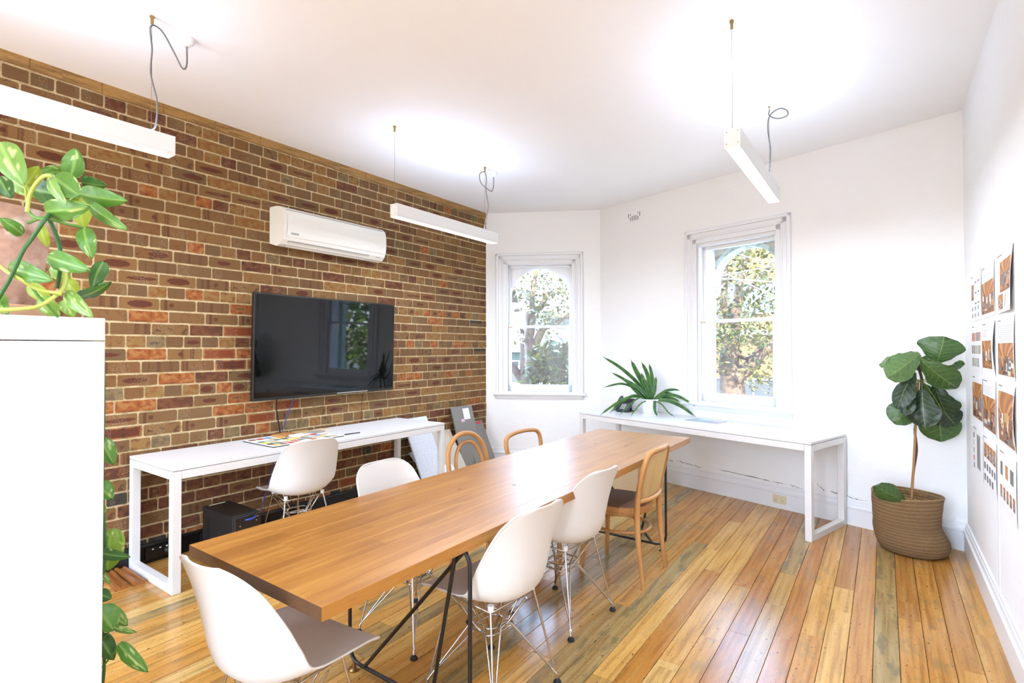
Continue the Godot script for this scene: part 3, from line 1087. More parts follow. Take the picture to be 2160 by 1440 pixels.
# ---------------------------------------------------------------- small fittings on the walls
func fittings() -> void:
	var F := far_frame()
	# pressed air vent with dark slots
	var t := thing("wall_vent", "small white plaster air vent with dark slots near ceiling", "vent", F * Vector3(-2.43, 2.92, 0), FAR_TURN)
	var mb := MB.new()
	mb.box2(Vector3(-0.12, 0, 0.0), Vector3(0.12, 0.115, 0.006), 0.003)
	part(t, "plate", mb, M.plaster)
	var slots := [[-0.085, 0.055, 0.1], [-0.058, 0.015, 0.055], [-0.058, 0.078, 0.095], [-0.031, 0.012, 0.07], [-0.004, 0.012, 0.07], [0.023, 0.012, 0.07], [0.05, 0.015, 0.055], [0.05, 0.085, 0.1], [0.077, 0.05, 0.1]]
	for s in slots:
		mb = MB.new()
		mb.box2(Vector3(s[0] - 0.004, s[1], 0.003), Vector3(s[0] + 0.004, s[2], 0.0066))
		part(t, "slot", mb, M.black)
	# double power outlet on the skirting
	t = thing("power_outlet", "cream double power outlet on skirting under white desk", "outlet", F * Vector3(-0.806, 0.048, 0.022), FAR_TURN)
	mb = MB.new()
	mb.box2(Vector3(-0.058, 0, 0), Vector3(0.058, 0.073, 0.011), 0.003)
	part(t, "cover_plate", mb, M.cream_plastic)
	for sx in [-0.03, 0.03]:
		mb = MB.new()
		mb.box2(Vector3(sx - 0.006, 0.048, 0.01), Vector3(sx + 0.006, 0.062, 0.014), 0.002)
		part(t, "switch", mb, M.ivory)
		mb = MB.new()
		for q in [[-0.007, 0.03, 0.4], [0.007, 0.03, -0.4], [0.0, 0.016, 0.0]]:
			mb.xf = Transform3D(Basis(Vector3(0, 0, 1), q[2]), Vector3(sx + q[0], q[1], 0.0112))
			mb.box(Vector3.ZERO, Vector3(0.0026, 0.009, 0.001))
		part(t, "socket_slots", mb, M.black)
	# cracks in the plaster above the skirting
	var cracks := [[-2.12, 0.232, -1.93, 0.242], [-1.9, 0.25, -1.6, 0.225], [-1.45, 0.245, -0.74, 0.222], [-0.72, 0.228, -0.58, 0.2], [-0.5, 0.28, -0.44, 0.235], [-0.4, 0.24, -0.12, 0.208]]
	var wall := get_node("wall_far")
	for cq in cracks:
		mb = MB.new()
		var pts := PackedVector3Array()
		var rr := []
		var nseg := 14
		for i in nseg + 1:
			var u := float(i) / nseg
			pts.append(Vector3(lerpf(cq[0], cq[2], u), lerpf(cq[1], cq[3], u) + rng.randf_range(-0.006, 0.006), 0.0002))
			rr.append(rng.randf_range(0.0006, 0.0032) * (1.0 if i > 0 and i < nseg else 0.2))
		mb.tube(pts, rr, 4)
		part(wall, "crack", mb, M.black)
	# lumpy old plaster edge behind the skirting top
	mb = MB.new()
	for i in 26:
		var xx := -2.7 + i * 0.125
		mb.box2(Vector3(xx, 0.2, -0.002), Vector3(xx + 0.12, 0.2 + rng.randf_range(0.012, 0.03), rng.randf_range(0.003, 0.008)), 0.003)
	part(wall, "plaster_ridge", mb, M.plaster)
	# hook with a coiled cord under the far desk
	mb = MB.new()
	mb.tube(cr([F * Vector3(-2.63, 0.71, 0.2), F * Vector3(-2.625, 0.645, 0.2), F * Vector3(-2.595, 0.62, 0.2), F * Vector3(-2.56, 0.65, 0.2), F * Vector3(-2.55, 0.71, 0.2)], 6), 0.008, 8)
	one("cable_loop", mb, M.black, "black cable loop hanging under left end of window desk", "cable")

# ---------------------------------------------------------------- pendant lamps
func lamps() -> void:
	M.diffuser = mat(rgb8(255, 252, 242), 0.5)
	M.diffuser.emission_enabled = true
	M.diffuser.emission = rgb8(255, 248, 228)
	M.diffuser.emission_energy_multiplier = 1.6
	M.lamp_body = mat(rgb8(236, 236, 234), 0.4)
	var L := [
		[-3.06, -0.56, 2.465, "white linear pendant lamp nearest the trailing pothos plant", [[0.0, 0.545], [0.0, -0.545]], 0],
		[-3.06, -3.38, 2.465, "white linear pendant lamp hanging before the bricks above the television's right", [[0.0, 0.635], [0.0, -0.485]], 1],
		[-0.635, -3.52, 2.5, "white linear pendant lamp in front of the window with the ochre view", [[0.0, 0.635], [0.0, -0.465]], 2],
		[-0.635, -0.56, 2.5, "unseen white linear pendant lamp above the camera position", [[0.0, 0.545], [0.0, -0.545]], 3],  # out of view, placed to light the right side
		[-3.06, 1.9, 2.465, "unseen white linear pendant lamp behind the white cabinet", [[0.0, 0.545], [0.0, -0.545]], 3],  # out of view, lights the room from behind the camera
		[-0.635, 1.9, 2.5, "unseen white linear pendant lamp behind the camera by the right wall", [[0.0, 0.545], [0.0, -0.545]], 3]]  # also out of view, continues the row to light the room from behind
	for q in L:
		var o := thing("pendant_lamp", q[3], "lamp", Vector3(q[0], q[2], q[1]), 0.0, "linear pendant lamps")
		var hl := 0.64
		var mb := MB.new()
		mb.box2(Vector3(-0.04, 0.012, -hl), Vector3(0.04, 0.1, hl), 0.0015, 2)
		mb.box2(Vector3(-0.04, 0.0, -hl), Vector3(-0.036, 0.012, hl))
		mb.box2(Vector3(0.036, 0.0, -hl), Vector3(0.04, 0.012, hl))
		part(o, "housing", mb, M.lamp_body)
		for s in [-1.0, 1.0]:
			mb = MB.new()
			mb.box2(Vector3(-0.0405, -0.0005, s * hl - 0.002), Vector3(0.0405, 0.1005, s * hl + 0.002), 0.001)
			var cap := part(o, "end_cap", mb, M.lamp_body)
			for a in [[-0.028, 0.02], [0.028, 0.02], [-0.028, 0.082], [0.028, 0.082]]:
				mb = MB.new()
				mb.tube(PackedVector3Array([Vector3(a[0], a[1], s * hl), Vector3(a[0], a[1], s * (hl + 0.0032))]), 0.0028, 8)
				part(cap, "screw", mb, M.steel)
		mb = MB.new()
		mb.box2(Vector3(-0.0355, 0.001, -hl + 0.003), Vector3(0.0355, 0.011, hl - 0.003), 0.001, 2)
		part(o, "diffuser", mb, M.diffuser, "glowing warm white diffuser")
		var ar := AreaLight3D.new()
		ar.name = "lamp_light"
		ar.area_size = Vector2(0.07, 1.26)
		ar.area_normalize_energy = true
		ar.light_energy = LAMP_POWER
		ar.light_color = rgb8(228, 237, 255)
		ar.shadow_enabled = true
		ar.area_range = 12.0
		o.add_child(ar)
		ar.position = Vector3(0, -0.002, 0)
		ar.rotation.x = -PI / 2
		# unseen slot and uplight on top of each fitting, placed to brighten the ceiling
		mb = MB.new()
		mb.box2(Vector3(-0.03, 0.0985, -hl + 0.01), Vector3(0.03, 0.1012, hl - 0.01), 0.0008, 2)
		part(o, "unseen_upper_diffuser", mb, M.diffuser)
		var ur := AreaLight3D.new()
		ur.name = "unseen_uplight"
		ur.area_size = Vector2(0.06, 1.26)
		ur.area_normalize_energy = true
		ur.light_energy = UP_POWER
		ur.light_color = rgb8(192, 215, 255)
		ur.shadow_enabled = true
		ur.area_range = 12.0
		o.add_child(ur)
		ur.position = Vector3(0, 0.103, 0)
		ur.rotation.x = PI / 2
		var up: float = HC - q[2]
		for w in q[4]:
			mb = MB.new()
			mb.tube(PackedVector3Array([Vector3(0, 0.1, w[1]), Vector3(0, up - 0.03, w[1])]), 0.0011, 5)
			part(o, "suspension_wire", mb, M.steel)
			mb = MB.new()
			mb.tube(PackedVector3Array([Vector3(0, up - 0.045, w[1]), Vector3(0, up - 0.042, w[1]), Vector3(0, up - 0.012, w[1]), Vector3(0, up - 0.01, w[1]), Vector3(0, up, w[1])]), [0.004, 0.0075, 0.0075, 0.011, 0.011], 10)
			part(o, "ceiling_gripper", mb, M.brass)
		# power cord and rose
		var w2: Array = q[4][1]
		var rose := Vector3(0, up, w2[1])
		var pts := []
		match q[5]:
			0:
				rose = Vector3(-0.06, up, w2[1] - 0.19)
				pts = [Vector3(0, 0.1, w2[1] + 0.06), Vector3(0.004, 0.115, w2[1] - 0.005), Vector3(0.01, 0.17, w2[1] - 0.02), Vector3(0.01, 0.27, w2[1] - 0.02), Vector3(0.0, 0.4, w2[1] + 0.004), Vector3(-0.004, 0.53, w2[1] - 0.002), Vector3(0, 0.645, w2[1] + 0.006), Vector3(-0.015, 0.655, w2[1] - 0.05), Vector3(-0.04, 0.58, w2[1] - 0.12), Vector3(-0.052, 0.52, w2[1] - 0.165), Vector3(-0.06, 0.55, w2[1] - 0.19), rose - Vector3(0, 0.045, 0)]
			1:
				rose = Vector3(-0.02, up, w2[1] - 0.16)
				pts = [Vector3(0, 0.1, w2[1] + 0.01), Vector3(0.004, 0.18, w2[1]), Vector3(0.03, 0.33, w2[1] - 0.012), Vector3(0.012, 0.48, w2[1]), Vector3(0.01, 0.6, w2[1] - 0.01), Vector3(0, 0.655, w2[1] + 0.01), Vector3(-0.02, 0.62, w2[1] + 0.055), Vector3(-0.02, 0.545, w2[1] + 0.03), Vector3(0.0, 0.5, w2[1] - 0.06), Vector3(-0.015, 0.51, w2[1] - 0.13), Vector3(-0.02, 0.57, w2[1] - 0.16), rose - Vector3(0, 0.045, 0)]
			_:
				rose = Vector3(0, up, w2[1] - 0.02)
				pts = [Vector3(0, 0.1, w2[1] + 0.02), Vector3(0.0, 0.2, w2[1]), Vector3(0.006, 0.33, w2[1]), Vector3(-0.008, 0.46, w2[1]), Vector3(0.0, 0.56, w2[1]), Vector3(0.06, 0.6, w2[1]), Vector3(0.11, 0.575, w2[1]), Vector3(0.11, 0.54, w2[1]), Vector3(0.05, 0.535, w2[1]), Vector3(0.0, 0.57, w2[1]), rose - Vector3(0, 0.045, 0)]
		mb = MB.new()
		mb.tube(cr(pts, 6), 0.0042, 7)
		part(o, "power_cord", mb, M.grey_cord)
		mb = MB.new()
		mb.lathe([Vector2(0, -0.05), Vector2(0.014, -0.05), Vector2(0.02, -0.04), Vector2(0.034, -0.03), Vector2(0.036, -0.01), Vector2(0.036, 0), Vector2(0, 0)], 18, rose)
		part(o, "ceiling_rose", mb, M.white_plastic)

# ---------------------------------------------------------------- white steel-framed desks
func desk(at: Vector3, turn: float, L: float, D: float, H: float, label: String) -> Node3D:
	var o := thing("desk", label, "desk", at, turn, "white slim desks")
	var mb := MB.new()
	var w := 0.05
	mb.box2(Vector3(-L / 2, H - 0.018, -D / 2), Vector3(L / 2, H, D / 2), 0.0015)
	part(o, "desktop", mb, M.laminate)
	for s in [-1.0, 1.0]:
		mb = MB.new()
		var xa: float = s * (L / 2 - w)
		var xb: float = s * L / 2
		mb.box2(Vector3(xa, 0, D / 2 - w), Vector3(xb, H - 0.021, D / 2), 0.003)
		mb.box2(Vector3(xa, 0, -D / 2), Vector3(xb, H - 0.021, -D / 2 + w), 0.003)
		mb.box2(Vector3(xa, 0, -D / 2 + w), Vector3(xb, w, D / 2 - w), 0.003)
		mb.box2(Vector3(xa, H - 0.021 - w, -D / 2 + w), Vector3(xb, H - 0.021, D / 2 - w), 0.003)
		part(o, "end_frame", mb, M.desk)
	for s in [-1.0, 1.0]:
		mb = MB.new()
		mb.box2(Vector3(-L / 2 + w, H - 0.021 - w, s * (D / 2) - (w if s > 0 else 0.0)), Vector3(L / 2 - w, H - 0.021, s * (D / 2) + (0.0 if s > 0 else w)), 0.002)
		part(o, "rail", mb, M.desk)
	return o

func desks() -> void:
	desk(Vector3(-3.745, 0, -2.53), PI / 2, 2.34, 0.65, 0.745, "long white desk standing against the brick wall")
	# front right corner at (-.45, -4.49), depth away from the room
	var a := -deg_to_rad(17.0)
	var ctr := Vector3(-0.45, 0, -4.49) + Basis(Vector3.UP, a) * Vector3(-1.215, 0, -0.325)
	desk(ctr, a, 2.43, 0.65, 0.745, "long white desk standing under the window by the fig")

# ---------------------------------------------------------------- dining table
func table() -> void:
	var x0 := -2.056; var x1 := -1.263; var z0 := -4.225; var z1 := -0.874; var H := 0.742
	var o := thing("dining_table", "long timber table with thick top on black rod trestles", "table", Vector3((x0 + x1) / 2, 0, (z0 + z1) / 2))
	var hw := (x1 - x0) / 2; var hl := (z1 - z0) / 2
	var top := Node3D.new()
	top.name = "tabletop"
	o.add_child(top)
	var xs := [-hw, -0.285, -0.17, -0.05, 0.075, 0.19, 0.315, hw]
	for i in 7:
		var mb := MB.new()
		mb.box2(Vector3(xs[i], H - 0.042, -hl), Vector3(xs[i + 1], H, hl), 0.0006 if i > 0 and i < 6 else 0.0012, 2)
		var du := rng.randf() * 7.0
		for k in mb.t.size(): mb.t[k] += Vector2(du, 0)
		var p := part(top, "plank", mb, M.table_wood)
		# end grain shows on the two end faces
		for e in [-1.0, 1.0]:
			mb = MB.new()
			var ze: float = e * (hl + 0.0006)
			var vo := 0.13 * i
			mb.quad(Vector3(xs[i] + 0.0001, H - 0.041, ze), Vector3(xs[i + 1] - 0.0001, H - 0.041, ze), Vector3(xs[i + 1] - 0.0001, H - 0.001, ze), Vector3(xs[i] + 0.0001, H - 0.001, ze), Vector3(0, 0, e), Vector2(vo, 0.9), Vector2(vo + 0.4, 0.9), Vector2(vo + 0.4, 0.1), Vector2(vo, 0.1))
			part(p, "end_grain", mb, M.end_grain)
	# plugged knots in the top
	for q in [[-0.09, 0.545], [0.085, 0.32], [0.12, -1.05], [-0.1, -1.0]]:
		var mb := MB.new()
		mb.lathe([Vector2(0, H + 0.0002), Vector2(0.012, H + 0.0004), Vector2(0.013, H - 0.001)], 14, Vector3(q[0], 0, q[1]))
		part(top, "timber_plug", mb, M.mould_wood)
	# rod trestles
	trestle(o, hl - 0.655, 1.0, hw)
	trestle(o, -hl + 0.52, -1.0, hw)

func trestle(o: Node3D, z: float, dirn: float, hw: float) -> void:
	var t := Node3D.new()
	t.name = "trestle"
	o.add_child(t, true)
	var r := 0.0085
	var yb := 0.036
	var yt := 0.692
	var xa := -hw + 0.06
	var xb := hw - 0.02
	var c := 0.07
	var mb := MB.new()
	var loop := []
	for q in [[xb - c, yt - c, 0.0], [xa + c, yt - c, 90.0], [xa + c, yb + c, 180.0], [xb - c, yb + c, 270.0]]:
		for k in 5:
			var a := deg_to_rad(q[2] + 22.5 * k)
			loop.append(Vector3(q[0] + c * cos(a), q[1] + c * sin(a), z))
	mb.tube(PackedVector3Array(loop), r, 10, true)
	part(t, "rod_frame", mb, M.black_steel)
	mb = MB.new()
	if dirn > 0: mb.tube(PackedVector3Array([Vector3(xa + 0.1, yb, z), Vector3(xb - 0.02, yt - 0.005, z)]), r, 10)
	else: mb.tube(PackedVector3Array([Vector3(xb - 0.1, yb, z), Vector3(xa + 0.03, yt - 0.005, z)]), r, 10)
	part(t, "diagonal_brace", mb, M.black_steel)
	mb = MB.new()
	mb.tube(PackedVector3Array([Vector3(xb - 0.06, yt - 0.01, z + 0.01 * dirn), Vector3(xb - 0.2, yb, z + 0.005 * dirn)]), r * 0.95, 10)
	part(t, "strut", mb, M.black_steel)
	mb = MB.new()
	mb.box2(Vector3(xa + 0.05, yt, z - 0.03), Vector3(xb - 0.05, 0.7, z + 0.03), 0.002)
	part(t, "fixing_plate", mb, M.black_steel)
	for xx in [xa + 0.03, xb - 0.03]:
		mb = MB.new()
		mb.lathe([Vector2(0, 0), Vector2(0.026, 0), Vector2(0.026, 0.006), Vector2(0.018, 0.012), Vector2(0.008, 0.014), Vector2(0.008, 0.045), Vector2(0, 0.045)], 18, Vector3(xx, 0, z))
		part(t, "brass_foot", mb, M.brass)

# ---------------------------------------------------------------- chairs (all face local -z)
func chairs() -> void:
	shell_chair(Vector3(-1.64, 0, -1.0), deg_to_rad(4), "white moulded chair at the near end of the timber table")
	shell_chair(Vector3(-1.385, 0, -1.80), deg_to_rad(84), "white moulded chair on the table's right side, nearer the camera")
	shell_chair(Vector3(-1.455, 0, -2.52), deg_to_rad(84), "white moulded chair on the table's right side, beside the cane-back chair")
	shell_chair(Vector3(-2.0, 0, -1.94), deg_to_rad(-90), "white moulded chair on the table's left side, back to the bricks")
	shell_chair(Vector3(-3.47, 0, -2.2), deg_to_rad(80), "white moulded chair drawn up to the desk below the television")
	cane_chair(Vector3(-1.43, 0, -3.24), deg_to_rad(90))
	hoop_chair(Vector3(-2.02, 0, -2.66), deg_to_rad(-90))
	arm_chair(Vector3(-2.06, 0, -3.4), deg_to_rad(-90))

# side profile (forward, height), half width, curl of the sides
const SHELL := [[0.232, 0.408, 0.205, 0.0], [0.228, 0.424, 0.21, 0.004], [0.212, 0.437, 0.215, 0.01], [0.17, 0.443, 0.22, 0.016], [0.1, 0.441, 0.226, 0.026], [0.02, 0.432, 0.23, 0.042], [-0.06, 0.424, 0.232, 0.062], [-0.125, 0.425, 0.232, 0.085], [-0.17, 0.44, 0.232, 0.105], [-0.198, 0.468, 0.232, 0.115], [-0.214, 0.51, 0.231, 0.112], [-0.224, 0.56, 0.228, 0.1], [-0.234, 0.62, 0.222, 0.085], [-0.246, 0.68, 0.213, 0.066], [-0.26, 0.74, 0.2, 0.046], [-0.274, 0.785, 0.187, 0.03], [-0.285, 0.812, 0.178, 0.02], [-0.292, 0.826, 0.17, 0.014]]
var shell_parts := {}

func shell_chair(at: Vector3, turn: float, label: String) -> void:
	var o := thing("shell_chair", label, "chair", at, turn, "white moulded chairs with wire bases")
	if shell_parts.is_empty():
		var prof := []
		for s in SHELL: prof.append(Vector3(s[0], s[1], s[2]))
		var fine := cr(prof, 3)
		var curl := []
		var cs := []
		for s in SHELL: cs.append(Vector3(s[3], 0, 0))
		curl = cr(cs, 3)
		var rows := []
		var m := fine.size()
		var K := 25
		var len := PackedFloat32Array([0.0])
		for i in range(1, m): len.append(len[i - 1] + Vector2(fine[i].x - fine[i - 1].x, fine[i].y - fine[i - 1].y).length())
		for i in m:
			var a := fine[maxi(i - 1, 0)]
			var b := fine[mini(i + 1, m - 1)]
			var tg := Vector2(b.x - a.x, b.y - a.y).normalized()
			# the sides turn from upwards on the seat to forwards on the back
			var th := lerpf(PI / 2, 0.16, smoothstep(0.1, 0.66, len[i]))
			var nn := Vector2(cos(th), sin(th))
			# rounded corners at both ends
			var R := 0.085
			var w: float = fine[i].z
			var s0 := len[i]
			var s1 := len[m - 1] - len[i]
			var q := minf(s0 / 0.05, s1 / R)
			if q < 1.0: w -= R * (1.0 - sqrt(maxf(0.0, 1.0 - (1.0 - q) * (1.0 - q))))
			var line := PackedVector3Array()
			for k in K:
				var u := sin((float(k) / (K - 1) - 0.5) * PI) * 0.35 + (float(k) / (K - 1) - 0.5) * 2.0 * 0.65
				var lift: float = curl[i].x * pow(absf(u), 2.4)
				line.append(Vector3(u * w, fine[i].y + nn.y * lift, -(fine[i].x + nn.x * lift)))
			rows.append(line)
		var mb := MB.new()
		mb.grid(rows, 0.005)
		shell_parts.shell = mb.done()
		var rim := []
		for i in range(0, m): rim.append(rows[i][0])
		for k in range(1, K): rim.append(rows[m - 1][k])
		for i in range(m - 2, -1, -1): rim.append(rows[i][K - 1])
		for k in range(K - 2, 0, -1): rim.append(rows[0][k])
		mb = MB.new()
		mb.tube(PackedVector3Array(rim), 0.0042, 6, true)
		shell_parts.rim = mb.done()
		# wire base
		var r := 0.0052
		var legs := []
		for sx in [-1.0, 1.0]:
			for sz in [-1.0, 1.0]:
				mb = MB.new()
				var foot := Vector3(sx * 0.2, 0.012, sz * 0.198)
				var topp := Vector3(sx * 0.135, 0.405, sz * 0.118)
				mb.tube(PackedVector3Array([foot, topp]), r, 7)
				mb.tube(PackedVector3Array([foot + Vector3(-sx * 0.006, 0.03, 0), Vector3(sx * 0.075, 0.262, sz * 0.03), Vector3(sx * 0.07, 0.27, -sz * 0.03), Vector3(sx * 0.15, 0.395, -sz * 0.05)]), r * 0.85, 6)
				mb.tube(PackedVector3Array([foot + Vector3(0, 0.03, -sz * 0.006), Vector3(sx * 0.03, 0.285, sz * 0.075), Vector3(-sx * 0.03, 0.29, sz * 0.07), Vector3(-sx * 0.06, 0.4, sz * 0.14)]), r * 0.85, 6)
				legs.append(mb.done())
		shell_parts.legs = legs
		mb = MB.new()
		for y in [0.262, 0.29]:
			var hub := []
			for q in [[0.05, 0.035, 0.0], [-0.05, 0.035, 90.0], [-0.05, -0.035, 180.0], [0.05, -0.035, 270.0]]:
				for k in 4:
					var a := deg_to_rad(q[2] + 30.0 * k)
					hub.append(Vector3(q[0] + 0.028 * cos(a), y, q[1] + 0.028 * sin(a)))
			mb.tube(PackedVector3Array(hub), r * 0.9, 7, true)
		mb.tube(PackedVector3Array([Vector3(-0.135, 0.405, -0.118), Vector3(0.135, 0.405, -0.118), Vector3(0.135, 0.4, 0.118), Vector3(-0.135, 0.4, 0.118)]), r, 7, true)
		shell_parts.hub = mb.done()
		mb = MB.new()
		mb.lathe([Vector2(0, 0), Vector2(0.016, 0), Vector2(0.018, 0.006), Vector2(0.014, 0.013), Vector2(0.008, 0.02), Vector2(0, 0.022)], 12)
		shell_parts.glide = mb.done()
		mb = MB.new()
		mb.lathe([Vector2(0, 0.40), Vector2(0.012, 0.40), Vector2(0.014, 0.424), Vector2(0, 0.424)], 10)
		shell_parts.mount = mb.done()
	var sh := part(o, "seat_shell", shell_parts.shell, M.shell)
	part(sh, "rim", shell_parts.rim, M.shell)
	for k in 4:
		var lg := part(o, "wire_leg", shell_parts.legs[k], M.chrome)
		var g := part(lg, "foot_glide", shell_parts.glide, M.rubber)
		g.position = Vector3((-1.0 if k < 2 else 1.0) * 0.2, 0, (-1.0 if k % 2 == 0 else 1.0) * 0.198)
	part(o, "wire_hub", shell_parts.hub, M.chrome)
	for q in [[-0.13, -0.115], [0.13, -0.115], [0.13, 0.115], [-0.13, 0.115]]:
		var mm := part(o, "shock_mount", shell_parts.mount, M.white_plastic)
		mm.position = Vector3(q[0], 0.005, q[1])

func seat_outline(w: float, df: float, dr: float, nn := 40) -> PackedVector2Array:
	var p := PackedVector2Array()
	for k in nn:
		var a := TAU * k / nn
		var e := 2.6
		var x := signf(cos(a)) * pow(absf(cos(a)), 2.0 / e) * w
		var y := signf(sin(a)) * pow(absf(sin(a)), 2.0 / e) * (df if sin(a) > 0 else dr)
		p.append(Vector2(x, y))
	return p

func slab(o: Node, called: String, poly: PackedVector2Array, y0: float, y1: float, m: Material) -> void:
	var mb := MB.new()
	mb.xf = Transform3D(Basis(Vector3.RIGHT, PI / 2), Vector3.ZERO)   # poly y becomes z, extrusion downwards
	mb.prism(poly, -y1, -y0)
	part(o, called, mb, m)

func cane_chair(at: Vector3, turn: float) -> void:
	var o := thing("cane_back_chair", "bentwood chair with woven cane back at table's right side", "chair", at, turn)
	# seat with a bent rim
	var ol := seat_outline(0.212, 0.2, 0.215)
	slab(o, "seat_rim", ol, 0.415, 0.462, M.beech)
	var inner := PackedVector2Array()
	for p in ol: inner.append(p * 0.93)
	slab(o, "seat_panel", inner, 0.455, 0.466, M.dark_seat)
	# front legs
	for s in [-1.0, 1.0]:
		var mb := MB.new()
		mb.tube(cr([Vector3(s * 0.178, 0.455, -0.165), Vector3(s * 0.183, 0.3, -0.172), Vector3(s * 0.192, 0.0, -0.185)], 4), [0.019, 0.0186, 0.0182, 0.0178, 0.0174, 0.016, 0.0145, 0.0135, 0.013], 12)
		part(o, "front_leg", mb, M.beech)
	# back frame continues into the rear legs
	var pts := [Vector3(-0.2, 0.0, 0.235), Vector3(-0.193, 0.25, 0.205), Vector3(-0.19, 0.46, 0.195), Vector3(-0.192, 0.6, 0.213), Vector3(-0.193, 0.72, 0.24), Vector3(-0.176, 0.79, 0.258), Vector3(-0.12, 0.818, 0.272), Vector3(0, 0.82, 0.285), Vector3(0.12, 0.818, 0.272), Vector3(0.176, 0.79, 0.258), Vector3(0.193, 0.72, 0.24), Vector3(0.192, 0.6, 0.213), Vector3(0.19, 0.46, 0.195), Vector3(0.193, 0.25, 0.205), Vector3(0.2, 0.0, 0.235)]
	var path := cr(pts, 5)
	var rr := []
	for p in path: rr.append(0.0125 + 0.006 * smoothstep(0.0, 0.4, p.y) - 0.002 * smoothstep(0.5, 0.8, p.y))
	var mb2 := MB.new()
	mb2.tube(path, rr, 12)
	part(o, "back_frame", mb2, M.beech)
	mb2 = MB.new()
	mb2.tube(cr([Vector3(-0.185, 0.515, 0.2), Vector3(-0.1, 0.513, 0.228), Vector3(0, 0.512, 0.238), Vector3(0.1, 0.513, 0.228), Vector3(0.185, 0.515, 0.2)], 6), 0.0145, 12)
	part(o, "back_rail", mb2, M.beech)
	# ring stretcher under the seat
	var ring := []
	for k in 28:
		var a := TAU * k / 28
		ring.append(Vector3(cos(a) * 0.178, 0.3 , sin(a) * 0.185 + 0.012))
	mb2 = MB.new()
	mb2.tube(PackedVector3Array(ring), 0.0105, 9, true)
	part(o, "stretcher_ring", mb2, M.beech)
	# woven cane: crossing strands in two directions and two diagonals
	mb2 = MB.new()
	var cane := func(u: float, y: float) -> Vector3: return Vector3(u, y, lerpf(0.202, 0.262, (y - 0.52) / 0.28) + 0.026 * (1.0 - pow(u / 0.18, 2.0)))
	for i in 25:
		var u := -0.18 + 0.36 * i / 24.0
		for d in [-0.0022, 0.0022]:
			var top := 0.806 - 0.06 * pow(absf(u) / 0.18, 4.0)
			mb2.tube(PackedVector3Array([cane.call(u + d, 0.518), cane.call(u + d, 0.66), cane.call(u + d, top)]), 0.0011, 4, false, false)
	for i in 20:
		var y := 0.53 + 0.0138 * i
		for d in [-0.0022, 0.0022]:
			var ln := PackedVector3Array()
			var half := 0.182 - 0.04 * smoothstep(0.75, 0.81, y)
			for k in 7: ln.append(cane.call(-half + 2 * half * k / 6.0, y + d) + Vector3(0, 0, 0.0012))
			mb2.tube(ln, 0.0011, 4, false, false)
	for i in range(-20, 25):
		for s in [-1.0, 1.0]:
			var ln2 := PackedVector3Array()
			for k in 9:
				var y2 := 0.522 + 0.28 * k / 8.0
				var u2: float = s * (0.015 * i + 0.3 * k / 8.0 - 0.12)
				if absf(u2) < 0.182 - 0.04 * smoothstep(0.75, 0.81, y2): ln2.append(cane.call(u2, y2) + Vector3(0, 0, -0.0012))
			if ln2.size() > 1: mb2.tube(ln2, 0.0013, 4, false, false)
	var cp := part(o, "cane_panel", mb2, mat(rgb8(222, 188, 128), 0.5), "pale woven cane panel")
	cp.set_meta("kind", "stuff")

func wood_tube(o: Node, called: String, pts: Array, r: Variant, per := 6) -> void:
	var mb := MB.new()
	mb.tube(cr(pts, per), r, 12)
	part(o, called, mb, M.beech)

func hoop_chair(at: Vector3, turn: float) -> void:
	var o := thing("hoop_back_chair", "bentwood chair with double hoop back, beside leaning sample boards", "chair", at, turn)
	slab(o, "seat_rim", seat_outline(0.205, 0.2, 0.2), 0.42, 0.462, M.beech)
	slab(o, "seat_panel", seat_outline(0.188, 0.183, 0.183), 0.455, 0.465, M.dark_seat)
	wood_tube(o, "back_hoop", [Vector3(-0.2, 0, 0.225), Vector3(-0.19, 0.25, 0.2), Vector3(-0.18, 0.46, 0.185), Vector3(-0.195, 0.65, 0.215), Vector3(-0.175, 0.79, 0.245), Vector3(-0.1, 0.865, 0.262), Vector3(0, 0.887, 0.268), Vector3(0.1, 0.865, 0.262), Vector3(0.175, 0.79, 0.245), Vector3(0.195, 0.65, 0.215), Vector3(0.18, 0.46, 0.185), Vector3(0.19, 0.25, 0.2), Vector3(0.2, 0, 0.225)], 0.0155)
	wood_tube(o, "inner_hoop", [Vector3(-0.12, 0.45, 0.165), Vector3(-0.135, 0.62, 0.2), Vector3(-0.125, 0.74, 0.225), Vector3(-0.07, 0.815, 0.242), Vector3(0, 0.833, 0.247), Vector3(0.07, 0.815, 0.242), Vector3(0.125, 0.74, 0.225), Vector3(0.135, 0.62, 0.2), Vector3(0.12, 0.45, 0.165)], 0.0115)
	for s in [-1.0, 1.0]:
		wood_tube(o, "front_leg", [Vector3(s * 0.165, 0.45, -0.15), Vector3(s * 0.175, 0.25, -0.165), Vector3(s * 0.2, 0, -0.2)], 0.0155, 4)
	var ring := []
	for k in 28:
		var a := TAU * k / 28
		ring.append(Vector3(cos(a) * 0.165, 0.29, sin(a) * 0.165))
	var mb := MB.new()
	mb.tube(PackedVector3Array(ring), 0.01, 9, true)
	part(o, "stretcher_ring", mb, M.beech)

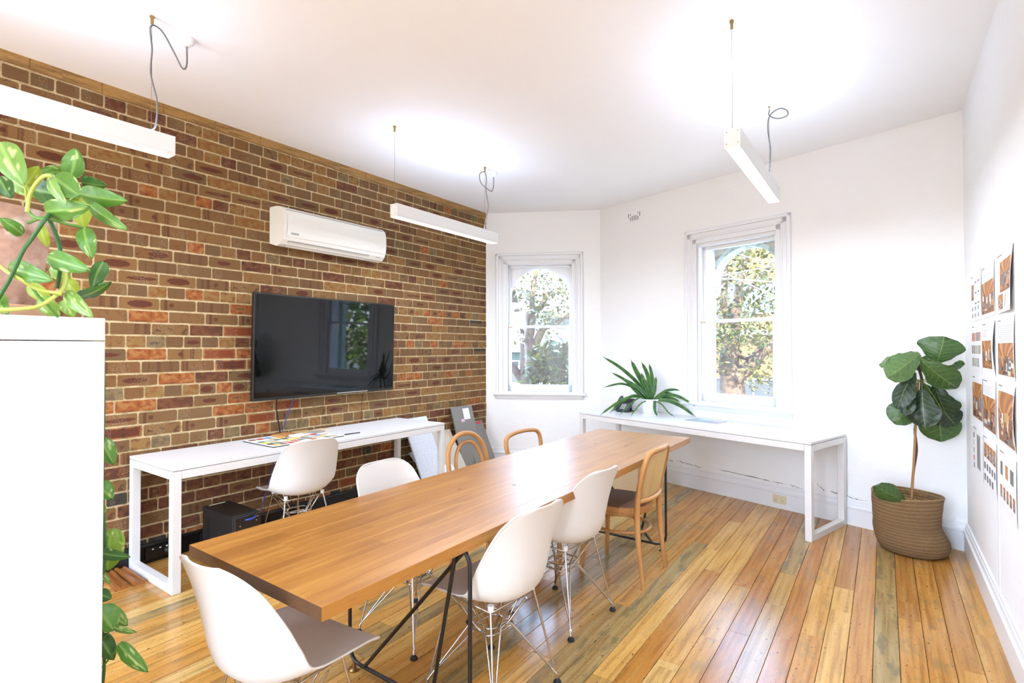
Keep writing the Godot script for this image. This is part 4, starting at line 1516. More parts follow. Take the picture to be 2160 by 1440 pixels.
func arm_chair(at: Vector3, turn: float) -> void:
	var o := thing("bentwood_armchair", "bentwood chair with single open hoop back near the corner window", "chair", at, turn)
	slab(o, "seat_rim", seat_outline(0.21, 0.2, 0.2), 0.42, 0.462, M.beech)
	slab(o, "seat_panel", seat_outline(0.192, 0.183, 0.183), 0.455, 0.465, M.dark_seat)
	wood_tube(o, "back_hoop", [Vector3(-0.22, 0, 0.225), Vector3(-0.215, 0.25, 0.21), Vector3(-0.21, 0.46, 0.205), Vector3(-0.225, 0.62, 0.225), Vector3(-0.235, 0.73, 0.245), Vector3(-0.2, 0.782, 0.256), Vector3(-0.1, 0.8, 0.262), Vector3(0, 0.804, 0.264), Vector3(0.1, 0.8, 0.262), Vector3(0.2, 0.782, 0.256), Vector3(0.235, 0.73, 0.245), Vector3(0.225, 0.62, 0.225), Vector3(0.21, 0.46, 0.205), Vector3(0.215, 0.25, 0.21), Vector3(0.22, 0, 0.225)], 0.0165)
	for s in [-1.0, 1.0]:
		wood_tube(o, "front_leg", [Vector3(s * 0.17, 0.45, -0.15), Vector3(s * 0.18, 0.25, -0.165), Vector3(s * 0.2, 0, -0.2)], 0.016, 4)
	wood_tube(o, "back_rail", [Vector3(-0.21, 0.52, 0.21), Vector3(0, 0.515, 0.235), Vector3(0.21, 0.52, 0.21)], 0.012)

# ---------------------------------------------------------------- television, air conditioner, boxes under the desk
func wall_machines() -> void:
	tv()
	aircon()
	under_desk()

func tv() -> void:
	# hung on a bracket: tipped forward a little and turned slightly to the windows
	var o := thing("television", "large black flat television mounted on brick wall", "television", Vector3(-4.0, 1.042, -2.865))
	o.basis = Basis(Vector3.UP, PI / 2 + deg_to_rad(1.6)) * Basis(Vector3.RIGHT, deg_to_rad(1.3))
	var W := 1.462; var H := 0.85
	var mb := MB.new()
	mb.box2(Vector3(-W / 2, 0, -0.035), Vector3(W / 2, H, 0.0), 0.004)
	part(o, "bezel", mb, M.black_case)
	mb = MB.new()
	mb.box2(Vector3(-W / 2 + 0.012, 0.022, -0.002), Vector3(W / 2 - 0.012, H - 0.012, 0.0018), 0.0004)
	part(o, "screen", mb, M.screen, "glossy black screen")
	mb = MB.new()
	mb.box2(Vector3(-W * 0.32, 0.12, -0.062), Vector3(W * 0.32, H - 0.2, -0.034), 0.01)
	part(o, "rear_housing", mb, M.black)
	mb = MB.new()
	mb.box2(Vector3(0.05, 0.006, 0.0), Vector3(0.4, 0.016, 0.004), 0.002)
	part(o, "bezel_reflection", mb, M.chrome)  # chrome strip standing in for the window reflection on the lower bezel
	mb = MB.new()
	mb.box2(Vector3(-0.2, 0.3, -0.085), Vector3(0.2, 0.6, -0.06), 0.004)
	part(o, "wall_bracket", mb, M.black_steel)
	var cords := [
		["black power cable dropping from the television behind the desk", M.black, [Vector3(-4.02, 1.06, -2.36), Vector3(-4.06, 0.95, -2.38), Vector3(-4.085, 0.8, -2.42), Vector3(-4.09, 0.6, -2.45), Vector3(-4.09, 0.3, -2.47), Vector3(-4.085, 0.14, -2.55), Vector3(-4.06, 0.03, -2.62)], 0.005],
		["blue network cable dropping from the television behind the desk", M.blue_cord, [Vector3(-4.02, 1.06, -2.52), Vector3(-4.07, 0.94, -2.5), Vector3(-4.088, 0.8, -2.46), Vector3(-4.088, 0.55, -2.38), Vector3(-4.07, 0.3, -2.3), Vector3(-4.02, 0.1, -2.2), Vector3(-3.95, 0.02, -2.1), Vector3(-3.9, 0.006, -1.9)], 0.0035],
		["thin black wire hanging below the television's right half", M.black, [Vector3(-4.03, 1.06, -3.25), Vector3(-4.08, 0.98, -3.26), Vector3(-4.09, 0.85, -3.26), Vector3(-4.09, 0.6, -3.27), Vector3(-4.088, 0.4, -3.3), Vector3(-4.08, 0.25, -3.42)], 0.0025]]
	for c in cords:
		mb = MB.new()
		mb.tube(cr(c[2], 6), c[3], 7)
		one("cable", mb, c[1], c[0], "cable")

func aircon() -> void:
	var z0 := -2.335; var z1 := -3.385
	var o := thing("air_conditioner", "white split-system air conditioner on the brick wall", "air conditioner", Vector3(XB + 0.004, 2.285, (z0 + z1) / 2), PI / 2)
	var W := (z0 - z1)
	# side profile (depth, height)
	var prof := PackedVector2Array([Vector2(0, 0.03), Vector2(0.1, 0.0), Vector2(0.155, 0.012), Vector2(0.19, 0.045), Vector2(0.207, 0.1), Vector2(0.212, 0.17), Vector2(0.206, 0.25), Vector2(0.19, 0.29), Vector2(0.16, 0.312), Vector2(0.1, 0.325), Vector2(0, 0.328)])
	var mb := MB.new()
	mb.xf = Transform3D(Basis(Vector3.UP, -PI / 2), Vector3.ZERO)  # poly x becomes +z, extrusion along x
	mb.prism(prof, -W / 2, W / 2)
	part(o, "body", mb, M.ac)
	mb = MB.new()
	var ln := []
	for q in [[0.178, 0.05], [0.206, 0.075], [0.2135, 0.12], [0.2155, 0.17], [0.2115, 0.24], [0.197, 0.285]]:
		ln.append(q)
	for i in ln.size() - 1:
		var a: Array = ln[i]; var b: Array = ln[i + 1]
		var nn := Vector3(0, -(b[0] - a[0]), b[1] - a[1]).normalized()
		mb.quad(Vector3(-W / 2 + 0.03, a[1], a[0]), Vector3(W / 2 - 0.002, a[1], a[0]), Vector3(W / 2 - 0.002, b[1], b[0]), Vector3(-W / 2 + 0.03, b[1], b[0]), nn)
	part(o, "front_panel", mb, M.ac)
	mb = MB.new()
	mb.box2(Vector3(-W / 2 + 0.03, 0.286, 0.19), Vector3(W / 2 - 0.03, 0.2885, 0.1975))
	part(o, "panel_seam", mb, M.ac_line)
	# air outlet flap in a recess under the front
	mb = MB.new()
	var fa := Vector2(0.118, 0.0005); var fb := Vector2(0.186, 0.036)
	var dd := (fb - fa).normalized()
	var nn2 := Vector3(0, -dd.x, dd.y)
	for q in [[-0.003, -W / 2 + 0.055, W / 2 - 0.185, 0.0012, M.ac_line, "flap_gap"], [0.0, -W / 2 + 0.058, W / 2 - 0.188, 0.0026, M.ac, "outlet_flap"]]:
		mb = MB.new()
		var a := fa - dd * (0.0 if q[0] == 0.0 else 0.003)
		var b := fb + dd * (0.0 if q[0] == 0.0 else 0.003)
		var A: Vector3 = Vector3(0, a.y, a.x) + nn2 * q[3]
		var B: Vector3 = Vector3(0, b.y, b.x) + nn2 * q[3]
		mb.quad(A + Vector3(q[1], 0, 0), A + Vector3(q[2], 0, 0), B + Vector3(q[2], 0, 0), B + Vector3(q[1], 0, 0), nn2)
		part(o, q[5], mb, q[4])
	var tm := TextMesh.new()
	tm.text = "DAIKIN"
	tm.font_size = 20
	tm.pixel_size = 0.0011
	tm.depth = 0.0006
	var f := SystemFont.new()
	f.font_names = PackedStringArray(["Droid Sans"])
	tm.font = f
	var lt := part(o, "lettering", tm, M.ac_line)
	lt.position = Vector3(-W / 2 + 0.095, 0.096, 0.2135)
	lt.rotation.x = 0.15
	mb = MB.new()
	for q in [0.0, 0.018, 0.036]:
		mb.box2(Vector3(W / 2 - 0.1 + q, 0.03, 0.182), Vector3(W / 2 - 0.094 + q, 0.034, 0.188))
	part(o, "indicator_lights", mb, M.ac_line)

func under_desk() -> void:
	# black computer case under the desk
	var o := thing("computer_case", "black computer case with blue handle lying under brick-side desk", "computer", Vector3(-3.62, 0.0, -1.80), 0.0)
	var mb := MB.new()
	mb.box2(Vector3(-0.21, 0.012, -0.09), Vector3(0.2, 0.37, 0.09), 0.006)
	part(o, "body", mb, M.black_case)
	mb = MB.new()
	mb.box2(Vector3(0.195, 0.015, -0.088), Vector3(0.222, 0.366, 0.088), 0.008)
	var fr := part(o, "front_panel", mb, M.black_case)
	mb = MB.new()
	mb.tube(cr([Vector3(0.215, 0.335, 0.02), Vector3(0.232, 0.338, 0.0), Vector3(0.236, 0.342, -0.03), Vector3(0.22, 0.345, -0.05)], 5), 0.007, 8)
	part(fr, "blue_tab", mb, M.blue_cord)
	for q in [[0.27, 0.05, 0.012], [0.27, 0.028, 0.012], [0.27, 0.004, 0.012], [0.3, 0.052, 0.008], [0.315, -0.055, 0.01], [0.34, -0.06, 0.02]]:
		mb = MB.new()
		mb.box2(Vector3(0.221, q[0], q[1] - q[2] / 2), Vector3(0.2235, q[0] + 0.007, q[1] + q[2] / 2), 0.001)
		part(fr, "port", mb, M.chrome)
	mb = MB.new()
	mb.box2(Vector3(-0.16, 0.12, 0.089), Vector3(-0.1, 0.3, 0.0915), 0.002)
	part(o, "side_vent", mb, M.black)
	mb = MB.new()
	mb.box2(Vector3(-0.19, 0.3695, -0.05), Vector3(-0.175, 0.372, 0.06), 0.001)
	part(o, "rating_sticker", mb, M.cream_plastic)
	for sx in [-0.17, 0.17]:
		for sz in [-0.07, 0.07]:
			mb = MB.new()
			mb.box(Vector3(sx, 0.006, sz), Vector3(0.03, 0.012, 0.02), 0.002)
			part(o, "foot", mb, M.rubber)
	# black power box on the skirting with plug and switches
	o = thing("floor_outlet_box", "black outlet box with plug on skirting inside desk end frame", "outlet", Vector3(XB + 0.027, 0.03, -1.55), PI / 2)
	mb = MB.new()
	mb.box2(Vector3(-0.1, 0, 0), Vector3(0.12, 0.075, 0.02), 0.004)
	part(o, "cover_plate", mb, M.black_gloss)
	mb = MB.new()
	mb.lathe([Vector2(0, 0), Vector2(0.021, 0), Vector2(0.021, 0.022), Vector2(0.014, 0.034), Vector2(0.006, 0.036), Vector2(0.004, 0.05), Vector2(0, 0.05)], 14)
	var pl := part(o, "plug", mb, M.black_case)
	pl.position = Vector3(0.03, 0.035, 0.018)
	pl.rotation.x = PI / 2
	mb = MB.new()
	for q in [-0.055, -0.01, 0.03]: mb.box2(Vector3(q - 0.006, 0.058, 0.019), Vector3(q + 0.006, 0.066, 0.023), 0.002)
	part(o, "switches", mb, M.white_plastic)
	o = thing("power_strip", "white label on black network point beside blue cable", "outlet", Vector3(XB + 0.027, 0.03, -1.86), PI / 2)
	mb = MB.new()
	mb.box2(Vector3(-0.06, 0, 0), Vector3(0.06, 0.08, 0.018), 0.004)
	part(o, "cover_plate", mb, M.black_gloss)
	mb = MB.new()
	mb.box2(Vector3(-0.045, 0.05, 0.0175), Vector3(0.03, 0.068, 0.0195))
	part(o, "label_strip", mb, M.paper)
	mb = MB.new()
	mb.tube(cr([Vector3(-4.06, 0.07, -1.84), Vector3(-4.02, 0.075, -1.83), Vector3(-3.99, 0.04, -1.8), Vector3(-4.0, 0.012, -1.76), Vector3(-3.96, 0.006, -1.82), Vector3(-3.92, 0.006, -1.9), Vector3(-3.98, 0.006, -1.96), Vector3(-4.03, 0.03, -1.9), Vector3(-4.05, 0.06, -1.86)], 6), 0.0035, 7)
	one("network_cable", mb, M.blue_cord, "blue network cable looped on floor beside outlet", "cable")
	# small white plate further along the black skirting
	o = thing("skirting_outlet", "small white-labelled outlet on black skirting behind table", "outlet", Vector3(XB + 0.027, 0.04, -3.9), PI / 2)
	mb = MB.new()
	mb.box2(Vector3(-0.05, 0, 0), Vector3(0.05, 0.06, 0.012), 0.003)
	part(o, "cover_plate", mb, M.black_gloss)
	mb = MB.new()
	for q in [-0.02, 0.018]: mb.box2(Vector3(q - 0.012, 0.04, 0.011), Vector3(q + 0.012, 0.052, 0.014), 0.001)
	part(o, "switches", mb, M.white_plastic)
	# timber mouldings on the floor
	for q in [[Vector3(-3.92, 0.0, -1.312), -0.03, "short timber moulding offcut resting against desk foot"], [Vector3(-3.93, 0.0, -1.235), -0.1, "grooved timber moulding offcut nearest the cabinet"]]:
		mb = MB.new()
		mb.prism(PackedVector2Array([Vector2(-0.032, 0), Vector2(0.032, 0), Vector2(0.032, 0.02), Vector2(0.018, 0.026), Vector2(0.008, 0.016), Vector2(-0.004, 0.016), Vector2(-0.014, 0.03), Vector2(-0.032, 0.032)]), -0.18, 0.18)
		for k in mb.t.size(): mb.t[k] = Vector2(mb.v[k].z, mb.v[k].x + mb.v[k].y)
		var ob := one("timber_moulding", mb, M.mould_wood, q[2], "moulding", "timber moulding offcuts")
		ob.position = q[0]
		ob.rotation.y = PI / 2 + q[1]

# ---------------------------------------------------------------- things on the desks
func desk_things() -> void:
	# colour sample board on the brick-side desk
	var y := 0.745
	var o := thing("sample_board", "board of small colour swatches lying on brick-side desk", "sample board", Vector3(-3.765, y, -2.36), PI / 2)
	var mb := MB.new()
	mb.box2(Vector3(-0.3, 0, -0.21), Vector3(0.3, 0.006, 0.21), 0.001)
	part(o, "board", mb, M.black_case)
	mb = MB.new()
	mb.box2(Vector3(-0.297, 0.006, -0.207), Vector3(0.297, 0.0072, 0.207))
	part(o, "backing_sheet", mb, M.paper)
	var cols := [rgb8(228, 190, 60), rgb8(60, 58, 58), rgb8(90, 150, 200), rgb8(232, 215, 60), rgb8(200, 120, 60), rgb8(190, 60, 50), rgb8(90, 130, 80), rgb8(160, 40, 45), rgb8(205, 175, 130), rgb8(120, 120, 115), rgb8(220, 150, 60), rgb8(40, 60, 50), rgb8(170, 200, 180), rgb8(150, 100, 70)]
	var r2 := RandomNumberGenerator.new()
	r2.seed = 3
	for ix in 9:
		for iz in 6:
			if r2.randf() < 0.28 or (ix > 5 and iz < 2): continue
			mb = MB.new()
			var cx := -0.25 + ix * 0.062
			var cz := -0.165 + iz * 0.064
			mb.box2(Vector3(cx - 0.024, 0.0072, cz - 0.022), Vector3(cx + 0.024, 0.0095, cz + 0.022), 0.0006)
			part(o, "swatch", mb, mat(cols[r2.randi() % cols.size()], 0.5))
	var samples := [
		[Vector3(-3.93, y + 0.0095, -2.37), Vector3(0.13, 0.014, 0.14), 0.3, M.beech, "orange-brown timber sample block lying on the swatch board", "wood sample"],
		[Vector3(-3.83, y + 0.0095, -2.43), Vector3(0.08, 0.012, 0.12), 0.15, M.white_plastic, "white sample tile lying on the swatch board", "sample tile"],
		[Vector3(-3.95, y + 0.0095, -2.54), Vector3(0.1, 0.012, 0.14), -0.1, mat(rgb8(188, 160, 112), 0.6), "tan sample tile lying on the swatch board by the bricks", "sample tile"],
		[Vector3(-3.86, y + 0.0095, -2.62), Vector3(0.09, 0.01, 0.1), 0.2, mat(rgb8(168, 158, 146), 0.5), "grey sample tile at the far end of the swatch board", "sample tile"],
		[Vector3(-3.97, y, -2.73), Vector3(0.09, 0.012, 0.12), 0.1, mat(rgb8(222, 198, 158), 0.6), "pale timber sample lying on the desk beyond the swatch board", "wood sample"]]
	for s in samples:
		mb = MB.new()
		mb.box(Vector3(0, s[1].y / 2, 0), s[1], 0.001)
		var ob := one("material_sample", mb, s[3], s[4], s[5], "loose material samples")
		ob.position = s[0]
		ob.rotation.y = s[2]
	mb = MB.new()
	mb.tube(PackedVector3Array([Vector3(-3.6, y + 0.005, -2.7), Vector3(-3.585, y + 0.005, -2.84)]), 0.0045, 8)
	one("pencil", mb, M.black, "black pencil lying on brick-side desk", "pencil")
	# far desk
	var a := -deg_to_rad(17.0)
	var B := Basis(Vector3.UP, a)
	var ctr := Vector3(-0.45, 0, -4.49) + B * Vector3(-1.215, 0, -0.325)
	phone(ctr + B * Vector3(-0.93, y, -0.1), a + 0.15)
	snake_plant(ctr + B * Vector3(-0.55, y, -0.06))
	# newspaper / magazine
	o = thing("magazine", "glossy magazine lying on white desk under the window", "magazine", ctr + B * Vector3(0.12, y, -0.02), a + 0.02)
	mb = MB.new()
	for i in 5:
		mb.box2(Vector3(-0.2 + i * 0.001, i * 0.0022, -0.145), Vector3(0.2 - i * 0.0015, i * 0.0022 + 0.002, 0.145 - i * 0.001), 0.0006)
	part(o, "pages", mb, M.paper)
	var W := 256
	var H := 192
	var im := Image.create(W, H, false, Image.FORMAT_RGB8)
	im.fill(rgb8(232, 233, 236))
	im.fill_rect(Rect2i(14, 10, 228, 150), rgb8(120, 128, 134))
	im.fill_rect(Rect2i(60, 18, 80, 40), rgb8(170, 205, 205))
	im.fill_rect(Rect2i(150, 24, 70, 34), rgb8(186, 208, 206))
	im.fill_rect(Rect2i(150, 62, 88, 60), rgb8(170, 120, 134))
	im.fill_rect(Rect2i(225, 20, 14, 120), rgb8(150, 110, 84))
	im.fill_rect(Rect2i(24, 64, 110, 60), rgb8(140, 146, 154))
	im.fill_rect(Rect2i(20, 168, 150, 5), rgb8(120, 120, 124))
	mb = MB.new()
	mb.quad(Vector3(-0.196, 0.0112, -0.143), Vector3(0.192, 0.0112, -0.143), Vector3(0.192, 0.0112, 0.139), Vector3(-0.196, 0.0112, 0.139), Vector3.UP)
	part(o, "cover", mb, tmat(im, 0.3))

func phone(at: Vector3, turn: float) -> void:
	var o := thing("desk_phone", "dark grey desk phone with white keys behind plant leaves", "phone", at, turn)
	var tilt := Basis(Vector3.RIGHT, deg_to_rad(38))
	var mb := MB.new()
	mb.xf = Transform3D(tilt, Vector3(0, 0.006, 0.075))
	mb.box2(Vector3(-0.095, 0.0, -0.2), Vector3(0.095, 0.022, 0.0), 0.006)
	part(o, "base", mb, mat(rgb8(62, 68, 76), 0.4))
	mb = MB.new()
	mb.box2(Vector3(-0.07, 0, -0.085), Vector3(0.07, 0.012, 0.07), 0.004)
	mb.box2(Vector3(-0.05, 0.01, -0.075), Vector3(0.05, 0.1, -0.055), 0.004)
	part(o, "stand", mb, M.black_case)
	mb = MB.new()
	mb.xf = Transform3D(tilt, Vector3(0, 0.006, 0.075))
	mb.box2(Vector3(-0.02, 0.021, -0.185), Vector3(0.085, 0.026, -0.12), 0.003)
	part(o, "display", mb, M.black_gloss)
	for ix in 3:
		for iz in 4:
			mb = MB.new()
			mb.xf = Transform3D(tilt, Vector3(0, 0.006, 0.075))
			mb.box(Vector3(-0.012 + ix * 0.022, 0.024, -0.086 + iz * 0.02), Vector3(0.015, 0.006, 0.012), 0.002)
			part(o, "key", mb, M.white_plastic)
	mb = MB.new()
	mb.xf = Transform3D(tilt, Vector3(0, 0.006, 0.075))
	for iz in 3: mb.box(Vector3(0.068, 0.024, -0.08 + iz * 0.02), Vector3(0.016, 0.004, 0.01), 0.002)
	part(o, "function_keys", mb, mat(rgb8(150, 156, 162), 0.4))
	mb = MB.new()
	mb.xf = Transform3D(tilt, Vector3(0, 0.006, 0.075))
	var hp := []
	for k in 9:
		var u := float(k) / 8.0
		hp.append(Vector3(-0.066, 0.036 + 0.012 * sin(PI * u), -0.198 + 0.2 * u))
	mb.tube(PackedVector3Array(hp), [0.016, 0.021, 0.019, 0.015, 0.014, 0.015, 0.019, 0.021, 0.016], 10)
	part(o, "handset", mb, mat(rgb8(74, 82, 92), 0.35))

# long strap leaf along a path; w is the greatest half width
func strap_leaf(pts: Array, w: float, fold: float, r2: RandomNumberGenerator, base_col: Color, band_col: Color) -> MB:
	var roll := r2.randf_range(-0.5, 0.5)
	var path := cr(pts, 7)
	var m := path.size()
	var rows := []
	var cols := []
	var len_all := 0.0
	for i in range(1, m): len_all += path[i].distance_to(path[i - 1])
	var s := 0.0
	for i in m:
		var tg := (path[mini(i + 1, m - 1)] - path[maxi(i - 1, 0)]).normalized()
		var view := Vector3(0.579, 0.35, 0.815).normalized()      # blades turn broadly to the room
		var side := tg.cross(view)
		if side.length() < 0.15: side = tg.cross(Vector3.UP)
		side = side.normalized().rotated(tg, roll)
		var up := side.cross(tg).normalized()
		if i > 0: s += path[i].distance_to(path[i - 1])
		var u := s / len_all
		var ww := w * (0.42 + 0.58 * sin(PI * pow(u, 0.8) * 0.9 + 0.12)) * smoothstep(1.0, 0.86, u) + 0.0006
		var line := PackedVector3Array()
		var cl := PackedColorArray()
		var band := r2.randf() < 0.4
		for k in 5:
			var q := (k - 2) / 2.0
			line.append(path[i] + side * q * ww + up * absf(q) * fold * ww)
			var c := base_col.lerp(band_col, (0.55 if band else 0.0) + r2.randf_range(0, 0.25))
			if absf(q) > 0.9: c = c.lerp(rgb8(150, 178, 90), 0.35)
			cl.append(c.srgb_to_linear())
		rows.append(line)
		cols.append(cl)
	var mb := MB.new()
	mb.grid(rows, 0.0018, 1.0, cols)
	return mb

func snake_plant(at: Vector3) -> void:
	var o := thing("pot_plant", "spiky strap-leaf plant in white pot on window desk", "plant", at)
	var mb := MB.new()
	mb.lathe([Vector2(0, 0.004), Vector2(0.07, 0.004), Vector2(0.076, 0.012), Vector2(0.092, 0.17), Vector2(0.088, 0.172), Vector2(0.083, 0.15), Vector2(0, 0.15)], 28)
	part(o, "pot", mb, M.white_pot)
	mb = MB.new()
	mb.lathe([Vector2(0, 0), Vector2(0.095, 0), Vector2(0.1, 0.014), Vector2(0.096, 0.016), Vector2(0.088, 0.006), Vector2(0, 0.006)], 28)
	part(o, "saucer", mb, M.white_pot)
	mb = MB.new()
	mb.lathe([Vector2(0, 0.156), Vector2(0.084, 0.152)], 20)
	part(o, "soil", mb, M.soil)
	# leaves drawn in the plane seen by the camera: right vector and up, with some depth
	var R := Vector3(cos(deg_to_rad(35.4)), 0, -sin(deg_to_rad(35.4)))
	var D := Vector3(sin(deg_to_rad(35.4)), 0, cos(deg_to_rad(35.4)))
	var r2 := RandomNumberGenerator.new()
	r2.seed = 12
	var g0 := rgb8(62, 112, 42)
	var g1 := rgb8(30, 66, 34)
	# [path of (right, up, depth to camera)], half width
	var L := [
		[[[-0.02, 0.16, 0], [-0.12, 0.32, 0.0], [-0.3, 0.49, -0.02], [-0.5, 0.62, -0.02]], 0.026],
		[[[-0.01, 0.16, 0], [-0.06, 0.3, 0.02], [-0.15, 0.46, 0.03], [-0.21, 0.59, 0.03]], 0.028],
		[[[0.0, 0.16, 0], [0.0, 0.3, 0.0], [-0.03, 0.44, 0.0], [-0.09, 0.565, 0.0]], 0.023],
		[[[0.0, 0.16, -0.02], [0.03, 0.3, -0.02], [0.025, 0.42, -0.02], [-0.005, 0.55, -0.02]], 0.021],
		[[[0.01, 0.16, 0], [0.035, 0.25, 0.02], [0.045, 0.32, 0.02], [0.06, 0.41, 0.02]], 0.025],
		[[[-0.01, 0.16, 0.02], [-0.03, 0.25, 0.02], [-0.07, 0.34, 0.03], [-0.1, 0.45, 0.03]], 0.027],
		[[[-0.02, 0.16, 0.02], [-0.09, 0.25, 0.05], [-0.2, 0.33, 0.07], [-0.32, 0.395, 0.07]], 0.025],
		[[[0.0, 0.16, 0.0], [-0.03, 0.24, -0.02], [-0.04, 0.32, -0.03], [-0.05, 0.39, -0.03]], 0.026],
		[[[-0.03, 0.16, 0], [-0.15, 0.27, 0.0], [-0.3, 0.33, 0.0], [-0.5, 0.295, 0.03]], 0.014],
		[[[-0.03, 0.16, 0], [-0.12, 0.23, -0.06], [-0.24, 0.36, -0.08], [-0.4, 0.45, -0.06]], 0.016],
		[[[-0.03, 0.16, 0.02], [-0.18, 0.2, 0.06], [-0.34, 0.15, 0.08], [-0.55, 0.012, 0.1]], 0.017],
		[[[-0.03, 0.16, 0.02], [-0.17, 0.21, 0.02], [-0.3, 0.14, 0.02], [-0.44, 0.02, 0.03]], 0.013],
		[[[-0.03, 0.16, 0.03], [-0.14, 0.19, 0.1], [-0.26, 0.11, 0.13], [-0.36, 0.01, 0.14]], 0.007],
		[[[-0.02, 0.16, 0.03], [-0.12, 0.14, 0.12], [-0.2, 0.07, 0.17], [-0.25, 0.01, 0.19]], 0.007],
		[[[0.03, 0.16, 0.02], [0.15, 0.25, 0.02], [0.24, 0.27, 0.02], [0.31, 0.262, 0.02]], 0.016],
		[[[0.03, 0.16, 0.02], [0.15, 0.21, 0.05], [0.28, 0.2, 0.06], [0.42, 0.11, 0.05]], 0.02],
		[[[0.03, 0.16, 0.02], [0.16, 0.16, 0.09], [0.3, 0.1, 0.11], [0.42, 0.0, 0.12]], 0.02],
		[[[0.02, 0.16, 0.03], [0.12, 0.19, 0.04], [0.22, 0.18, 0.06], [0.3, 0.14, 0.06]], 0.017],
		[[[0.02, 0.16, 0.04], [0.08, 0.13, 0.14], [0.14, 0.05, 0.18], [0.2, 0.0, 0.2]], 0.007],
		[[[0.01, 0.16, 0.05], [0.02, 0.15, 0.1], [0.01, 0.07, 0.14], [0.035, -0.01, 0.15]], 0.018],
		[[[0.03, 0.16, 0.0], [0.12, 0.22, -0.03], [0.2, 0.23, -0.03], [0.33, 0.17, -0.02]], 0.014]]
	for q in L:
		var pts := []
		for p in q[0]: pts.append(R * p[0] + Vector3(0, maxf(p[1], 0.004), 0) + D * maxf(p[2], (0.781 * p[0] - 0.22) / 0.625))
		part(o, "leaf", strap_leaf(pts, q[1] * 0.95, 0.25, r2, g0, g1), M.leaf)

# ---------------------------------------------------------------- sample sheets leaning in the corner
func leaning_samples() -> void:
	var terr := MB.new()
	var W := 256
	var fn := streaks(W, W, 1, 1, 0.45, 91, 1)
	var d := PackedByteArray()
	d.resize(W * W * 3)
	for i in W * W:
		var v := 226
		if fn[i] > 200: v = 110
		elif fn[i] > 185: v = 165
		d[i * 3] = v; d[i * 3 + 1] = v + 2; d[i * 3 + 2] = v + 6
	var terrazzo := tmat(image_of(W, W, d), 0.4)
	terrazzo.uv1_scale = Vector3(2.5, 2.5, 1)
	var pale := mat(rgb8(214, 220, 226), 0.4)
	var grey := mat(rgb8(132, 128, 120), 0.6)
	var tan := mat(rgb8(198, 186, 164), 0.6)
	# [z along wall, foot distance from wall, height, width, thickness, material, label]
	var L := [
		[-3.93, 0.34, 0.79, 0.34, 0.02, terrazzo, "speckled white terrazzo sample slab leaning on bricks beyond the desk"],
		[-4.06, 0.45, 0.57, 0.42, 0.018, pale, "pale blue-grey sample slab leaning in front of the terrazzo"],
		[-4.3, 0.33, 0.62, 0.36, 0.014, tan, "tan sample panel leaning between the slabs"],
		[-4.68, 0.22, 0.80, 0.36, 0.02, grey, "tall grey sample board with white note, leaning near the corner"],
		[-4.88, 0.26, 0.62, 0.36, 0.02, grey, "shorter grey sample board with red sticker, leaning in the corner"],
		[-3.97, 0.5, 0.5, 0.28, 0.02, mat(rgb8(120, 108, 88), 0.6), "brown-edged sample panel at the front of the leaning stack"]]
	for q in L:
		var o := thing("sample_slab", q[6], "sample slab", Vector3(XB + 0.03, 0, q[0]), PI / 2, "sample slabs leaning in the corner")
		var ang := asin(clampf(q[1] / q[2], -1, 1))
		var hold := Transform3D(Basis(Vector3.RIGHT, -ang), Vector3(0, 0.0, q[1]))
		var mb := MB.new()
		mb.xf = hold
		mb.box2(Vector3(-q[3] / 2, 0, 0), Vector3(q[3] / 2, q[2], q[4]), 0.0015)
		part(o, "slab", mb, q[5])
		if q[2] == 0.80:
			mb = MB.new()
			mb.xf = hold
			mb.box2(Vector3(0.0, q[2] - 0.16, q[4]), Vector3(0.11, q[2] - 0.03, q[4] + 0.001))
			part(o, "paper_note", mb, M.paper, "white paper note")
			mb = MB.new()
			mb.xf = hold
			mb.box2(Vector3(-0.06, q[2] - 0.185, q[4]), Vector3(0.0, q[2] - 0.15, q[4] + 0.001))
			part(o, "pink_sticker", mb, mat(rgb8(226, 184, 206), 0.6))
		if q[2] == 0.62 and q[5] == grey:
			mb = MB.new()
			mb.xf = hold
			mb.box2(Vector3(0.06, q[2] - 0.04, q[4]), Vector3(0.14, q[2] - 0.01, q[4] + 0.001))
			part(o, "red_sticker", mb, mat(rgb8(214, 52, 52), 0.5))
	# woven box on the floor past the table
	var o2 := thing("woven_box", "beige woven storage box on floor beyond the table end", "box", Vector3(-2.08, 0, -4.98), FAR_TURN)
	var mb2 := MB.new()
	mb2.box2(Vector3(-0.2, 0.03, -0.15), Vector3(0.2, 0.34, 0.15), 0.012)
	var wv := streaks(128, 128, 1, 4, 0.5, 61, 1)
	var d2 := PackedByteArray()
	d2.resize(128 * 128 * 3)
	for i in 128 * 128:
		var k := 0.86 + 0.22 * wv[i] / 255.0
		d2[i * 3] = int(206 * k); d2[i * 3 + 1] = int(184 * k); d2[i * 3 + 2] = int(146 * k)
	var wm := tmat(image_of(128, 128, d2), 0.9)
	wm.uv1_scale = Vector3(4, 4, 1)
	part(o2, "woven_side", mb2, wm)
	mb2 = MB.new()
	mb2.box2(Vector3(-0.205, 0, -0.155), Vector3(0.205, 0.034, 0.155), 0.003)
	part(o2, "timber_base", mb2, M.beech)

# a point seen in the photograph at (x, y), so many metres in front of the camera
func at_px(x: float, y: float, depth: float) -> Vector3:
	var b := Basis.from_euler(Vector3(deg_to_rad(0.787), deg_to_rad(35.41), deg_to_rad(-0.07)))
	return Vector3(0, 1.45, 0) + (-b.z + b.x * (x - 1080.0) / 1103.0 + b.y * (720.0 - y) / 1103.0) * depth

